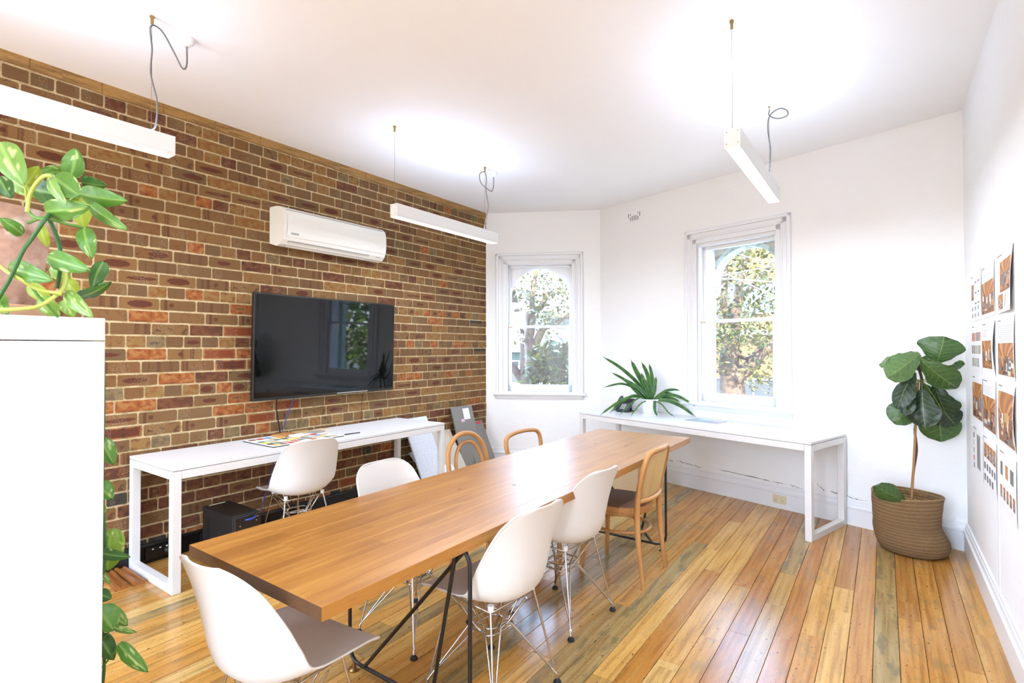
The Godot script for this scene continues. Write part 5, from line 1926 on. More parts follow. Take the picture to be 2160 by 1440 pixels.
# ---------------------------------------------------------------- printed sheets pinned to the right wall
func print_photo(im: Image, r: Rect2i, sd: int) -> void:
	var q := RandomNumberGenerator.new()
	q.seed = sd
	var tops := [rgb8(188, 128, 66), rgb8(168, 104, 48), rgb8(206, 152, 86), rgb8(150, 88, 42)]
	im.fill_rect(r, rgb8(150, 96, 50))
	var hor := int(r.size.y * q.randf_range(0.35, 0.5))
	for y in hor:
		for x in range(0, r.size.x, 2):
			var k := (x - r.size.x * 0.5) / maxf(1.0, (hor * 1.25 - y)) * 0.9
			var c: Color = tops[int(absf(floor(k * 1.3 + y * 0.02))) % 4]
			im.fill_rect(Rect2i(r.position.x + x, r.position.y + y, 2, 1), c)
	var pal := [rgb8(88, 52, 30), rgb8(222, 206, 180), rgb8(120, 122, 128), rgb8(58, 44, 36), rgb8(190, 130, 60), rgb8(92, 118, 150), rgb8(206, 168, 96), rgb8(140, 60, 40), rgb8(236, 230, 218), rgb8(112, 78, 46)]
	for k in 26:
		var w := q.randi_range(3, maxi(4, r.size.x / 8))
		var h := q.randi_range(8, maxi(9, r.size.y / 3))
		var x := q.randi_range(0, maxi(1, r.size.x - w))
		var y := hor - h / 3 + q.randi_range(-4, r.size.y / 4)
		im.fill_rect(Rect2i(r.position.x + x, r.position.y + clampi(y, 0, r.size.y - h), w, h), pal[q.randi() % pal.size()])
	for k in 10:
		var w := q.randi_range(r.size.x / 10, r.size.x / 4)
		var h := q.randi_range(5, maxi(6, r.size.y / 6))
		im.fill_rect(Rect2i(r.position.x + q.randi_range(0, r.size.x - w), r.position.y + r.size.y - h - q.randi_range(0, r.size.y / 5), w, h), pal[q.randi() % 5])

func print_lines(im: Image, x: int, y: int, w: int, n: int, step := 9) -> void:
	for k in n: im.fill_rect(Rect2i(x, y + k * step, w - (k * 37) % 40, 2), rgb8(168, 168, 170))

func papers() -> void:
	var CW := 384
	var CH := 272
	var im := Image.create(CW * 3, CH * 4, false, Image.FORMAT_RGB8)
	im.fill(rgb8(243, 243, 242))
	var q := RandomNumberGenerator.new()
	q.seed = 71
	for r in 4:
		for c in 3:
			var o := Vector2i(c * CW, r * CH)
			var k := r * 3 + c
			im.fill_rect(Rect2i(o.x + 14, o.y + 14, 60 + (k * 29) % 70, 5), rgb8(110, 110, 112))
			im.fill_rect(Rect2i(o.x + 14, o.y + 34, CW - 28, 1), rgb8(190, 190, 192))
			match k:
				0:
					print_photo(im, Rect2i(o.x + 20, o.y + 60, 90, 90), 1)
					for z in 6: im.fill_rect(Rect2i(o.x + 150 + (z % 2) * 110, o.y + 50 + (z / 2) * 60, 60, 8), rgb8(90, 92, 96)); 
					for z in 6: im.fill_rect(Rect2i(o.x + 30 + (z % 3) * 110, o.y + 190 + (z / 3) * 40, 46, 22), rgb8(150, 152, 156))
				1:
					print_lines(im, o.x + 16, o.y + 46, 150, 3)
					print_photo(im, Rect2i(o.x + 10, o.y + 92, CW - 20, 160), 2)
				2:
					print_photo(im, Rect2i(o.x + 90, o.y + 46, CW - 106, 136), 3)
					print_photo(im, Rect2i(o.x + 40, o.y + 190, 130, 66), 4)
					im.fill_rect(Rect2i(o.x + 220, o.y + 196, 22, 50), rgb8(170, 140, 110))
				3:
					for z in 22:
						var cc: Color = [rgb8(150, 110, 80), rgb8(60, 70, 80), rgb8(226, 160, 60), rgb8(200, 60, 50), rgb8(120, 150, 150), rgb8(205, 205, 200)][q.randi() % 6]
						im.fill_rect(Rect2i(o.x + 20 + (z % 8) * 42, o.y + 50 + (z / 8) * 72, 30, 48), cc)
				4:
					print_lines(im, o.x + 16, o.y + 44, 180, 5)
					print_photo(im, Rect2i(o.x + 20, o.y + 100, CW - 90, 140), 5)
				5:
					print_lines(im, o.x + 16, o.y + 42, CW - 40, 8)
					print_photo(im, Rect2i(o.x + 12, o.y + 116, CW - 24, 140), 6)
				6: print_photo(im, Rect2i(o.x + 14, o.y + 44, CW - 28, 200), 7)
				7:
					print_lines(im, o.x + 16, o.y + 42, 260, 5)
					print_photo(im, Rect2i(o.x + 10, o.y + 92, CW - 22, 166), 8)
				8: print_photo(im, Rect2i(o.x + 12, o.y + 40, CW - 26, 222), 9)
				9:
					im.fill_rect(Rect2i(o.x + 150, o.y + 40, 130, 190), rgb8(150, 146, 140))
					im.fill_rect(Rect2i(o.x + 170, o.y + 60, 60, 150), rgb8(128, 122, 116))
					for z in 5: im.fill_rect(Rect2i(o.x + 24, o.y + 44 + z * 44, 34, 30), [rgb8(70, 72, 90), rgb8(200, 200, 200), rgb8(150, 150, 150), rgb8(206, 60, 50), rgb8(90, 90, 90)][z])
				10:
					for z in 4: print_photo(im, Rect2i(o.x + 20 + z * 88, o.y + 44, 80, 74), 20 + z)
					for z in 9: im.fill_rect(Rect2i(o.x + 20 + (z % 5) * 74, o.y + 146 + (z / 5) * 60, 40, 34), rgb8(86, 86, 88))
				11:
					for z in 3: im.fill_rect(Rect2i(o.x + 30 + z * 110, o.y + 60, 50 + z * 14, 60), [rgb8(110, 96, 84), rgb8(206, 140, 80), rgb8(112, 118, 112)][z])
					for z in 5: print_photo(im, Rect2i(o.x + 20 + z * 72, o.y + 166, 44, 56), 30 + z)
	var m := tmat(im, 0.6)
	var zc := [[-4.575, -4.14], [-4.125, -3.69], [-3.612, -3.19]]
	var yt := [1.925, 1.603, 1.281, 0.952]
	var names := ["top", "second", "third", "bottom"]
	var cn := ["left", "middle", "right"]
	var what := ["grey line drawings and one small photo", "columns photo below three text lines", "interior photo and small bottle picture", "rows of colour strips", "narrow interior photo under text", "paragraph of text over bar photo", "wide interior photo", "text block over interior photo", "large brown interior photo", "tall grey picture", "four small photos over dark drawings", "small round product pictures"]
	for r in 4:
		for c in 3:
			var k := r * 3 + c
			var o := thing("printed_sheet", "white sheet with %s, %s row %s column" % [what[k], names[r], cn[c]], "printed sheet", Vector3(XR, yt[r] - 0.302, (zc[c][0] + zc[c][1]) / 2), 0.0, "sheets pinned to the right wall")
			var w: float = zc[c][1] - zc[c][0]
			var mb := MB.new()
			var R := 7
			var K := 9
			var rows := []
			var lift := q.randf_range(0.002, 0.005) + (0.007 if k in [2, 4, 8] else 0.0)
			for i in R:
				var line := PackedVector3Array()
				for j in K:
					var v := float(i) / (R - 1)
					var u := float(j) / (K - 1)
					var bulge := lift * sin(PI * v) * pow(u, 3.0) + lift * 0.5 * sin(PI * v) * pow(1 - u, 4.0)
					if k == 2: bulge += 0.014 * pow(v, 3.0) * u
					line.append(Vector3(-0.0022 - bulge, 0.302 * (1.0 - v), (u - 0.5) * w))
				rows.append(line)
			mb.grid(rows, 0.0004)
			# picture coordinates: across the sheet and down it
			for i in mb.t.size():
				var p := mb.v[i]
				var uu := clampf(p.z / w + 0.5, 0.003, 0.997)
				var vv := clampf(1.0 - p.y / 0.302, 0.004, 0.996)
				mb.t[i] = Vector2((c + uu) / 3.0, (r + vv) / 4.0)
			part(o, "sheet", mb, m)
			for s in [-1.0, 1.0]:
				mb = MB.new()
				mb.tube(PackedVector3Array([Vector3(0, 0.294, s * (w / 2 - 0.01)), Vector3(-0.006, 0.294, s * (w / 2 - 0.01)), Vector3(-0.009, 0.294, s * (w / 2 - 0.01))]), [0.0015, 0.0035, 0.003], 7)
				part(o, "pin", mb, M.white_plastic)

# ---------------------------------------------------------------- leaves
# broad leaf from base to tip; face turns the blade about its length (0 looks to the camera)
func broad_leaf(org: Vector3, base: Vector3, tip: Vector3, hw: float, face: float, droop: float, shape: Callable, wave: float, sd: int, R := 12, K := 9) -> Array:
	var dirn := (tip - base)
	var len := dirn.length()
	dirn = dirn.normalized()
	var view := (Vector3(0, 1.45, 0) - org - (base + tip) * 0.5).normalized()
	var side := dirn.cross(view)
	if side.length() < 0.1: side = Vector3.UP.cross(dirn)
	side = side.normalized().rotated(dirn, face)
	var nn := side.cross(dirn).normalized()
	if nn.dot(view) < 0: nn = -nn
	var rows := []
	var f := FastNoiseLite.new()
	f.seed = sd
	f.frequency = 1.0
	for i in R:
		var u := float(i) / (R - 1)
		var w: float = hw * shape.call(u)
		var line := PackedVector3Array()
		for k in K:
			var q := float(k) / (K - 1) * 2.0 - 1.0
			var wv := wave * f.get_noise_2d(u * 4.0, q * 2.5 + (5.0 if q > 0 else 0.0)) * absf(q)
			line.append(base + dirn * len * u + side * q * w * (1.0 + 0.12 * f.get_noise_2d(u * 5.0 + 9.0, signf(q) * 3.0) * wave * 20.0) + nn * (droop * len * (sin(PI * u) - u * u * 0.6) - absf(q) * w * 0.22 + wv))
		rows.append(line)
	return rows

func fig_shape(u: float) -> float:
	return (0.1 + 0.9 * pow(sin(PI * pow(u, 1.25) * 0.93 + 0.05), 0.8)) * (1.0 if u < 0.9 else sqrt(maxf(0.0, 1.0 - pow((u - 0.9) / 0.1, 2.0)) * 0.97 + 0.03)) * (1.0 - 0.16 * exp(-pow((u - 0.36) / 0.12, 2.0)))

func heart_shape(u: float) -> float:
	return 2.05 * pow(minf(1.0, u * 1.02 + 0.03), 0.45) * pow(maxf(0.0, 1.0 - u), 0.74)

func fig_tree() -> void:
	var ctr := Vector3(0.125, 0, -4.715)
	# ---- basket
	var o := thing("woven_basket", "slumped brown seagrass basket standing in the room corner", "basket", ctr)
	var Rr := Vector3(cos(deg_to_rad(35.4)), 0, -sin(deg_to_rad(35.4)))
	var prof := [[0.0, 0.2, 0.05], [0.012, 0.245, 0.048], [0.045, 0.268, 0.042], [0.09, 0.278, 0.032], [0.135, 0.272, 0.016], [0.175, 0.258, 0.0], [0.21, 0.25, -0.008], [0.25, 0.252, -0.01], [0.3, 0.258, -0.008], [0.35, 0.262, -0.004], [0.4, 0.264, 0.0], [0.405, 0.258, 0.0], [0.4, 0.25, 0.0], [0.35, 0.246, -0.002], [0.3, 0.24, -0.004], [0.29, 0.1, 0.0], [0.29, 0.002, 0.0]]
	var fine := []
	var pv := []
	for p in prof.slice(0, 11): pv.append(Vector3(p[0], p[1], p[2]))
	for p in cr(pv, 3): fine.append(p)
	for p in prof.slice(11): fine.append(Vector3(p[0], p[1], p[2]))
	var rows := []
	var f := FastNoiseLite.new()
	f.seed = 4
	f.frequency = 1.3
	for p in fine:
		var line := PackedVector3Array()
		for k in 49:
			var a := TAU * k / 48
			var rr: float = p.y * 0.79 * (1.0 + 0.035 * f.get_noise_3d(cos(a), p.x * 5.0, sin(a)))
			var sag := 0.007 * sin(a * 2.0 + 0.6) * smoothstep(0.2, 0.4, p.x)
			line.append(Rr * p.z * 0.85 + Vector3(cos(a) * rr, maxf(0.0, p.x + sag), sin(a) * rr))
		rows.append(line)
	var mb := MB.new()
	mb.grid(rows, 0.0, 1.0)
	for i in mb.t.size(): mb.t[i] = Vector2(mb.t[i].y * 3.0, mb.t[i].x * 2.0)
	var W := 512
	var H := 256
	var n1 := streaks(W, H, 1, 1, 0.2, 81, 2)
	var d := PackedByteArray()
	d.resize(W * H * 3)
	var hb := PackedByteArray()
	hb.resize(W * H)
	for y in H:
		for x in W:
			var i := y * W + x
			var cell := int(y / 6)
			var ph := sin((x + (cell % 2) * 6.0 + n1[i] * 0.03) * TAU / 12.0)
			var across := sin(PI * (y % 6 + 0.5) / 6.0)
			var hgt := clampf(across * (0.62 + 0.38 * ph), 0, 1)
			hb[i] = int(hgt * 255)
			var k := 0.82 + 0.36 * n1[i] / 255.0
			var gapc := 0.55 if hgt < 0.16 else 1.0
			var tone := rgb8(172, 138, 94).lerp(rgb8(142, 108, 70), 0.5 + 0.5 * sin(cell * 1.7))
			d[i * 3] = clampi(int(tone.r * 255 * k * gapc), 0, 255)
			d[i * 3 + 1] = clampi(int(tone.g * 255 * k * gapc), 0, 255)
			d[i * 3 + 2] = clampi(int(tone.b * 255 * k * gapc), 0, 255)
	var bm := tmat(image_of(W, H, d), 0.85)
	bm.heightmap_enabled = true
	bm.heightmap_texture = ImageTexture.create_from_image(Image.create_from_data(W, H, false, Image.FORMAT_L8, hb))
	bm.heightmap_scale = 0.6
	part(o, "woven_wall", mb, bm)
	mb = MB.new()
	var rim := []
	for k in 48: rim.append(rows[31 if rows.size() > 31 else rows.size() - 6][k])
	mb.tube(PackedVector3Array(rim), 0.008, 7, true)
	part(o, "rim", mb, bm)
	# ---- fig
	o = thing("fiddle_leaf_fig", "tall fiddle leaf fig with dark leaves growing from basket", "plant", ctr + Vector3(0, 0.292, 0))
	var org := ctr + Vector3(0, 0.292, 0)
	mb = MB.new()
	mb.lathe([Vector2(0, 0.006), Vector2(0.17, 0.0)], 20)
	part(o, "soil", mb, M.soil)
	var D0 := 3.72
	var trunk := []
	for p in [[1922, 1062], [1926, 1000], [1933, 950], [1930, 905], [1938, 870], [1942, 830], [1944, 800], [1938, 775], [1937, 758]]: trunk.append(at_px(p[0], p[1], D0) - org)
	trunk[0] = Vector3(trunk[0].x, 0.0, trunk[0].z)
	mb = MB.new()
	mb.tube(cr(trunk, 5), 0.0085, 8)
	part(o, "trunk", mb, mat(rgb8(72, 54, 44), 0.8))
	mb = MB.new()
	var s0 := at_px(1921, 1060, D0 - 0.03) - org
	s0.y = -0.02
	mb.tube(PackedVector3Array([s0, at_px(1937, 800, D0 - 0.02) - org]), 0.0075, 8)
	part(o, "bamboo_stake", mb, mat(rgb8(164, 122, 78), 0.6))
	# leaf picture: veins on two greens
	var LW := 256
	var LH := 128
	var ln := streaks(LW, LH, 1, 1, 0.04, 84, 3)
	var ims := []
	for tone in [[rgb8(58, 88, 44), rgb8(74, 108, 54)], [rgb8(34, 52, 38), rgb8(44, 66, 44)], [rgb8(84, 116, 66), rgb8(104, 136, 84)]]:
		var dd := PackedByteArray()
		dd.resize(LW * LH * 3)
		for y in LH:
			for x in LW:
				var i := y * LW + x
				var u := float(x) / LW
				var v := absf(float(y) / LH - 0.5) * 2.0
				var c: Color = tone[0].lerp(tone[1], ln[i] / 255.0)
				var vein := smoothstep(0.035, 0.01, v)
				var sl := fposmod((u - v * 0.22) * 7.0, 1.0)
				vein = maxf(vein, 0.7 * smoothstep(0.07, 0.02, absf(sl - 0.5)) * smoothstep(1.0, 0.6, v))
				c = c.lerp(rgb8(150, 170, 92), vein * 0.75)
				dd[i * 3] = int(c.r * 255); dd[i * 3 + 1] = int(c.g * 255); dd[i * 3 + 2] = int(c.b * 255)
		var lm := tmat(image_of(LW, LH, dd), 0.36)
		lm.backlight_enabled = true
		lm.backlight = Color(0.12, 0.16, 0.06)
		ims.append(lm)
	# base x, y, tip x, y, half width (px), depth offset, face, tone
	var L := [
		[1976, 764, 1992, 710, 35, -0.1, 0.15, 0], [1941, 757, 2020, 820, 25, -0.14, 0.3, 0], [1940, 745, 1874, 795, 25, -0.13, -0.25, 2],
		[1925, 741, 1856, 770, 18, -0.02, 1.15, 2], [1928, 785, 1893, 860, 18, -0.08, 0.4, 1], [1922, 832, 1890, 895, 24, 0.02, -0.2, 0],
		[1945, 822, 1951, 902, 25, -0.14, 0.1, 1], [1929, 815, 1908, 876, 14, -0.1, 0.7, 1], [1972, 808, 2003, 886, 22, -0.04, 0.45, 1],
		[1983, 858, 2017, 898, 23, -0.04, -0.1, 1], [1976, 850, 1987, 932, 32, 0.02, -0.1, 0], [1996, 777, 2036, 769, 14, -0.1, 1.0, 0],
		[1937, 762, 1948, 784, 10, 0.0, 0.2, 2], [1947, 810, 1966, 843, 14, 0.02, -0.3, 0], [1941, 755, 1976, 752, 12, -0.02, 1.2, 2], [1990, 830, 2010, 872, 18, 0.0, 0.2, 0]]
	var sd := 100
	for q in L:
		var b := at_px(q[0], q[1], D0 + q[5] * 0.6) - org
		var tp := at_px(q[2], q[3], D0 + q[5]) - org
		var hw: float = q[4] * 1.15 / 1103.0 * D0
		mb = MB.new()
		mb.grid(broad_leaf(org, b, tp, hw, q[6], 0.07, fig_shape, 0.018, sd), 0.0016)
		sd += 1
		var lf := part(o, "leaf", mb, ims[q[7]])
		# stalk back to the trunk
		var near: Vector3 = trunk[6] if q[1] > 790 else trunk[8]
		mb = MB.new()
		mb.tube(cr([near, near.lerp(b, 0.5) + Vector3(0, 0.01, 0), b + (tp - b) * 0.03], 4), 0.003, 6)
		part(lf, "stalk", mb, M.stem)
	# leaf of a low shoot lying over the basket rim
	mb = MB.new()
	var b2 := at_px(1908, 1056, D0 - 0.1) - org
	var t2 := at_px(1848, 1026, D0 - 0.16) - org
	mb.grid(broad_leaf(org, b2, t2, 0.068, -0.2, 0.06, fig_shape, 0.024, 140), 0.0016)
	part(o, "leaf", mb, ims[0])

# ---------------------------------------------------------------- cabinet with the pothos
func pothos_leaf(o: Node3D, org: Vector3, q: Array, depth: float, sd: int) -> void:
	var r2 := RandomNumberGenerator.new()
	r2.seed = sd
	var b := at_px(q[0], q[1], depth + q[5] * 0.7) - org
	var tp := at_px(q[2], q[3], depth + q[5]) - org
	var hw: float = q[4] * 1.1 / 1103.0 * depth
	var rows := broad_leaf(org, b, tp, hw, q[6], 0.09, heart_shape, 0.004, sd, 13, 11)
	var f := FastNoiseLite.new()
	f.seed = sd
	f.frequency = 1.0
	var cols := []
	var tones := {"g": [rgb8(66, 112, 30), rgb8(96, 138, 42)], "d": [rgb8(44, 86, 30), rgb8(66, 106, 36)], "y": [rgb8(138, 154, 34), rgb8(158, 172, 56)], "c": [rgb8(84, 124, 44), rgb8(122, 150, 66)], "l": [rgb8(104, 138, 34), rgb8(126, 156, 48)]}
	var tn: Array = tones[q[7]]
	var cut := 0.28 if q[7] == "c" else (0.42 if q[7] in ["g", "l"] else 0.55)
	for i in 13:
		var cl := PackedColorArray()
		for k in 11:
			var u := i / 12.0
			var v := (k / 10.0 - 0.5) * 2.0
			var c: Color = tn[0].lerp(tn[1], 0.5 + 0.5 * f.get_noise_2d(u * 3.0, v * 3.0))
			var var_n := f.get_noise_2d(u * 1.2 + 20.0 - absf(v) * 1.0, v * 5.0)
			if var_n > cut: c = c.lerp(rgb8(204, 208, 140), 0.8)
			if k == 5: c = c.lerp(rgb8(180, 206, 120), 0.45)
			cl.append(c.srgb_to_linear())
		cols.append(cl)
	var mb := MB.new()
	mb.grid(rows, 0.0012, 1.0, cols)
	part(o, "leaf", mb, M.leaf)

func vine_stem(o: Node3D, org: Vector3, pts: Array, depth: float, r: float, c: Color) -> void:
	var p := []
	for q in pts: p.append(at_px(q[0], q[1], depth + (q[2] if q.size() > 2 else 0.0)) - org)
	var mb := MB.new()
	mb.tube(cr(p, 6), r, 7)
	part(o, "stem", mb, mat(c, 0.5))

func cabinet_and_vine() -> void:
	var o := thing("white_cabinet", "tall white office cabinet in the left foreground", "cabinet", Vector3(-1.825, 0, 0.07))
	var H := 1.528
	var mb := MB.new()
	mb.box2(Vector3(-0.225, 0.0, -0.55), Vector3(0.207, H - 0.058, 0.55), 0.002)
	part(o, "body", mb, M.laminate)
	mb = MB.new()
	mb.box2(Vector3(-0.225, H - 0.0565, -0.55), Vector3(0.225, H, 0.55), 0.0015)
	part(o, "top_panel", mb, M.laminate)
	for s in [0, 1]:
		mb = MB.new()
		mb.box2(Vector3(0.207, 0.06, -0.55 + s * 0.5515), Vector3(0.225, H - 0.0585, 0.0 - 0.0015 + s * 0.5515), 0.0015)
		var dr := part(o, "door", mb, M.laminate)
		mb = MB.new()
		mb.tube(PackedVector3Array([Vector3(0.225, 0.8, -0.04 + s * 0.08), Vector3(0.245, 0.8, -0.04 + s * 0.08), Vector3(0.245, 0.95, -0.04 + s * 0.08), Vector3(0.225, 0.95, -0.04 + s * 0.08)]), 0.005, 8)
		part(dr, "handle", mb, M.chrome)
	# pot
	var base := Vector3(-1.835, H, -0.3)
	var p := thing("terracotta_pot", "weathered terracotta pot with whitish bloom on white cabinet", "pot", base)
	mb = MB.new()
	mb.lathe([Vector2(0, 0.022), Vector2(0.09, 0.022), Vector2(0.098, 0.03), Vector2(0.124, 0.21), Vector2(0.134, 0.215), Vector2(0.138, 0.27), Vector2(0.13, 0.272), Vector2(0.122, 0.25), Vector2(0, 0.245)], 32)
	part(p, "pot", mb, M.terracotta)
	mb = MB.new()
	mb.lathe([Vector2(0, 0), Vector2(0.112, 0), Vector2(0.128, 0.03), Vector2(0.122, 0.032), Vector2(0.108, 0.02), Vector2(0, 0.02)], 32)
	part(p, "saucer", mb, M.terracotta_plain)
	mb = MB.new()
	mb.lathe([Vector2(0, 0.252), Vector2(0.122, 0.248)], 20)
	part(p, "soil", mb, M.soil)
	# pothos on the cabinet
	var org := base + Vector3(0, 0.25, 0)
	var v := thing("pothos", "variegated pothos spilling from terracotta pot over white cabinet", "plant", org)
	var DP := 1.26
	var L := [
		[0, 300, 47, 388, 24, -0.1, 0.2, "c"], [54, 391, 81, 352, 15, -0.06, 0.1, "y"], [-4, 372, 22, 416, 16, -0.03, 0.1, "d"], [22, 378, 82, 415, 17, 0.06, 0.1, "l"],
		[90, 368, 148, 356, 14, 0.04, 0.3, "g"], [149, 373, 162, 312, 19, 0.03, 0.2, "g"], [112, 372, 168, 414, 25, 0.0, 0.1, "g"], [172, 384, 224, 392, 15, 0.05, 0.4, "d"],
		[168, 408, 264, 424, 19, -0.05, 0.2, "g"], [95, 446, 184, 437, 20, -0.12, 0.1, "g"], [188, 431, 265, 484, 13, -0.06, 0.3, "g"], [168, 413, 176, 482, 18, 0.03, 0.2, "y"],
		[104, 370, 136, 430, 11, -0.14, 0.6, "c"], [68, 398, 120, 410, 23, -0.02, 0.2, "d"], [48, 494, 2, 460, 12, -0.13, 0.2, "g"], [176, 480, 193, 543, 16, -0.04, 0.2, "g"],
		[86, 474, 100, 522, 10, 0.05, 0.4, "y"], [101, 541, 184, 569, 18, -0.1, 0.1, "g"], [18, 561, 106, 590, 18, -0.13, 0.15, "g"], [218, 552, 193, 612, 15, -0.03, 0.5, "d"],
		[166, 626, 234, 597, 12, -0.05, 0.5, "d"], [138, 616, 193, 668, 13, -0.09, 0.2, "c"], [84, 628, 124, 668, 16, 0.02, 0.2, "l"], [134, 632, 156, 668, 13, 0.0, 0.2, "l"], [140, 590, 166, 624, 13, 0.03, 0.2, "y"], [110, 560, 150, 600, 14, 0.06, 0.2, "l"], [60, 600, 110, 640, 14, 0.05, 0.1, "y"], [-20, 610, 14, 660, 14, -0.12, 0.1, "g"]]
	for i in L.size(): pothos_leaf(v, org, L[i], DP, 300 + i)
	var green := rgb8(88, 134, 52)
	var dark := rgb8(52, 96, 44)
	var lime := rgb8(176, 186, 84)
	vine_stem(v, org, [[-10, 640, -0.12], [20, 590, -0.13], [48, 530, -0.13], [66, 505, -0.12], [90, 470, -0.12], [104, 452, -0.1]], DP, 0.0042, dark)
	vine_stem(v, org, [[104, 462, -0.08], [120, 500, -0.06], [127, 530, -0.05], [126, 570, -0.04], [121, 606, -0.02]], DP, 0.0045, dark)
	vine_stem(v, org, [[57, 447, -0.1], [62, 415, -0.1], [76, 388, -0.11], [92, 372, -0.12], [106, 370, -0.12]], DP, 0.0042, lime)
	vine_stem(v, org, [[56, 440, -0.08], [70, 456, -0.08], [92, 462, -0.1], [104, 456, -0.1]], DP, 0.0036, green)
	vine_stem(v, org, [[105, 462, -0.1], [140, 472, -0.08], [176, 480, -0.05]], DP, 0.003, green)
	vine_stem(v, org, [[-6, 654, -0.14], [60, 650, -0.12], [90, 642, -0.1], [120, 622, -0.08], [135, 605, -0.06], [138, 580, -0.05], [132, 565, -0.05]], DP, 0.0046, lime)
	vine_stem(v, org, [[-6, 556, -0.1], [16, 574, -0.12], [42, 588, -0.12], [80, 610, -0.1], [130, 620, -0.08]], DP, 0.0036, lime)
	vine_stem(v, org, [[64, 602, -0.1], [84, 628, -0.09], [106, 650, -0.08], [122, 668, -0.06]], DP, 0.003, green)
	vine_stem(v, org, [[54, 392, -0.06], [56, 420, -0.04], [58, 445, -0.02]], DP, 0.0028, lime)
	vine_stem(v, org, [[168, 410, -0.02], [150, 420, -0.04], [120, 445, -0.06], [104, 455, -0.08]], DP, 0.0026, green)
	vine_stem(v, org, [[104, 455, -0.1], [78, 462, -0.04], [60, 470, 0.02]], DP, 0.004, green)
	# trailing vine hanging past the end of the cabinet
	var org2 := at_px(218, 1000, 1.5)
	var t := thing("trailing_vine", "pothos vine hanging down behind the white cabinet's edge", "plant", org2)
	var T := [[214, 926, 240, 980, 16, 0.0, 0.1, "g"], [205, 1018, 236, 1052, 17, 0.0, 0.1, "g"], [206, 1064, 222, 1080, 8, 0.0, 0.1, "l"], [222, 1124, 262, 1150, 17, 0.03, 0.1, "l"], [232, 1132, 226, 1206, 25, 0.02, 0.15, "l"], [206, 1164, 272, 1175, 11, -0.04, 0.2, "d"], [214, 1205, 232, 1232, 5, 0.0, 0.1, "c"],
		[206, 1250, 234, 1262, 12, 0.0, 0.2, "d"], [208, 1282, 240, 1330, 24, -0.02, 0.1, "g"], [222, 1284, 268, 1320, 16, 0.03, 0.3, "c"], [238, 1322, 288, 1334, 6, -0.02, 0.3, "c"], [210, 1340, 240, 1392, 16, 0.0, 0.1, "d"], [250, 1358, 311, 1418, 13, -0.03, 0.25, "g"]]
	for i in T.size(): pothos_leaf(t, org2, T[i], 1.5, 400 + i)
	vine_stem(t, org2, [[216, 700, -0.02], [219, 800], [218, 930], [216, 1050], [221, 1120], [221, 1180], [214, 1250], [216, 1330], [220, 1400], [214, 1470]], 1.5, 0.004, dark)
	vine_stem(t, org2, [[212, 1410], [228, 1392], [244, 1372], [252, 1358]], 1.5, 0.0028, green)
	vine_stem(t, org2, [[216, 1350], [228, 1334], [240, 1322]], 1.5, 0.0022, green)

# ---------------------------------------------------------------- outside the windows
func leaf_mass(o: Node3D, called: String, spots: Array, count: int, size: float, tones: Array, sd: int, long := 1.8, glow := 1.0) -> void:
	var mb := MB.new()
	var a := Vector3(0, 0, 0); var tip := Vector3(0, 0.06, long * 0.5)
	var l := Vector3(-0.22, 0.05, long * 0.25); var r := Vector3(0.22, 0.05, long * 0.25)
	var md := Vector3(0, 0.0, long * 0.25)
	for q in [[a, l, md], [a, md, r], [l, tip, md], [md, tip, r]]:
		var nn: Vector3 = (q[1] - q[0]).cross(q[2] - q[0]).normalized()
		if nn.y < 0: nn = -nn
		mb.tri(q[0], q[1], q[2], nn, nn, nn)
	var mm := MultiMesh.new()
	mm.transform_format = MultiMesh.TRANSFORM_3D
	mm.use_colors = true
	mm.mesh = mb.done()
	mm.instance_count = count
	var r2 := RandomNumberGenerator.new()
	r2.seed = sd
	for i in count:
		var s: Array = spots[r2.randi() % spots.size()]
		var d: Vector3 = Vector3(r2.randfn(0, 0.45), r2.randfn(0, 0.4), r2.randfn(0, 0.45)) * s[1]
		var b := Basis.from_euler(Vector3(r2.randf_range(-1.2, 0.8), r2.randf_range(0, TAU), r2.randf_range(-0.8, 0.8))).scaled(Vector3.ONE * size * r2.randf_range(0.6, 1.3))
		mm.set_instance_transform(i, Transform3D(b, s[0] + d))
		var c: Color = tones[r2.randi() % tones.size()]
		c = Color(c.r * 1.06, c.g * 1.02, c.b * 0.72) * r2.randf_range(0.4, 0.6) * glow
		mm.set_instance_color(i, c.srgb_to_linear())
	var inst := MultiMeshInstance3D.new()
	inst.name = called
	inst.multimesh = mm
	inst.material_override = M.tree_leaf
	inst.set_meta("kind", "stuff")
	o.add_child(inst, true)

func limb(o: Node3D, called: String, pts: Array, r0: float, r1: float, m: Material) -> void:
	var path := cr(pts, 5)
	var rr := []
	for i in path.size(): rr.append(lerpf(r0, r1, float(i) / (path.size() - 1)))
	var mb := MB.new()
	mb.tube(path, rr, 9)
	part(o, called, mb, m)

func px_list(a: Array, depth: float, org: Vector3) -> Array:
	var out := []
	for q in a: out.append(at_px(q[0], q[1], depth + (q[2] if q.size() > 2 else 0.0)) - org)
	return out

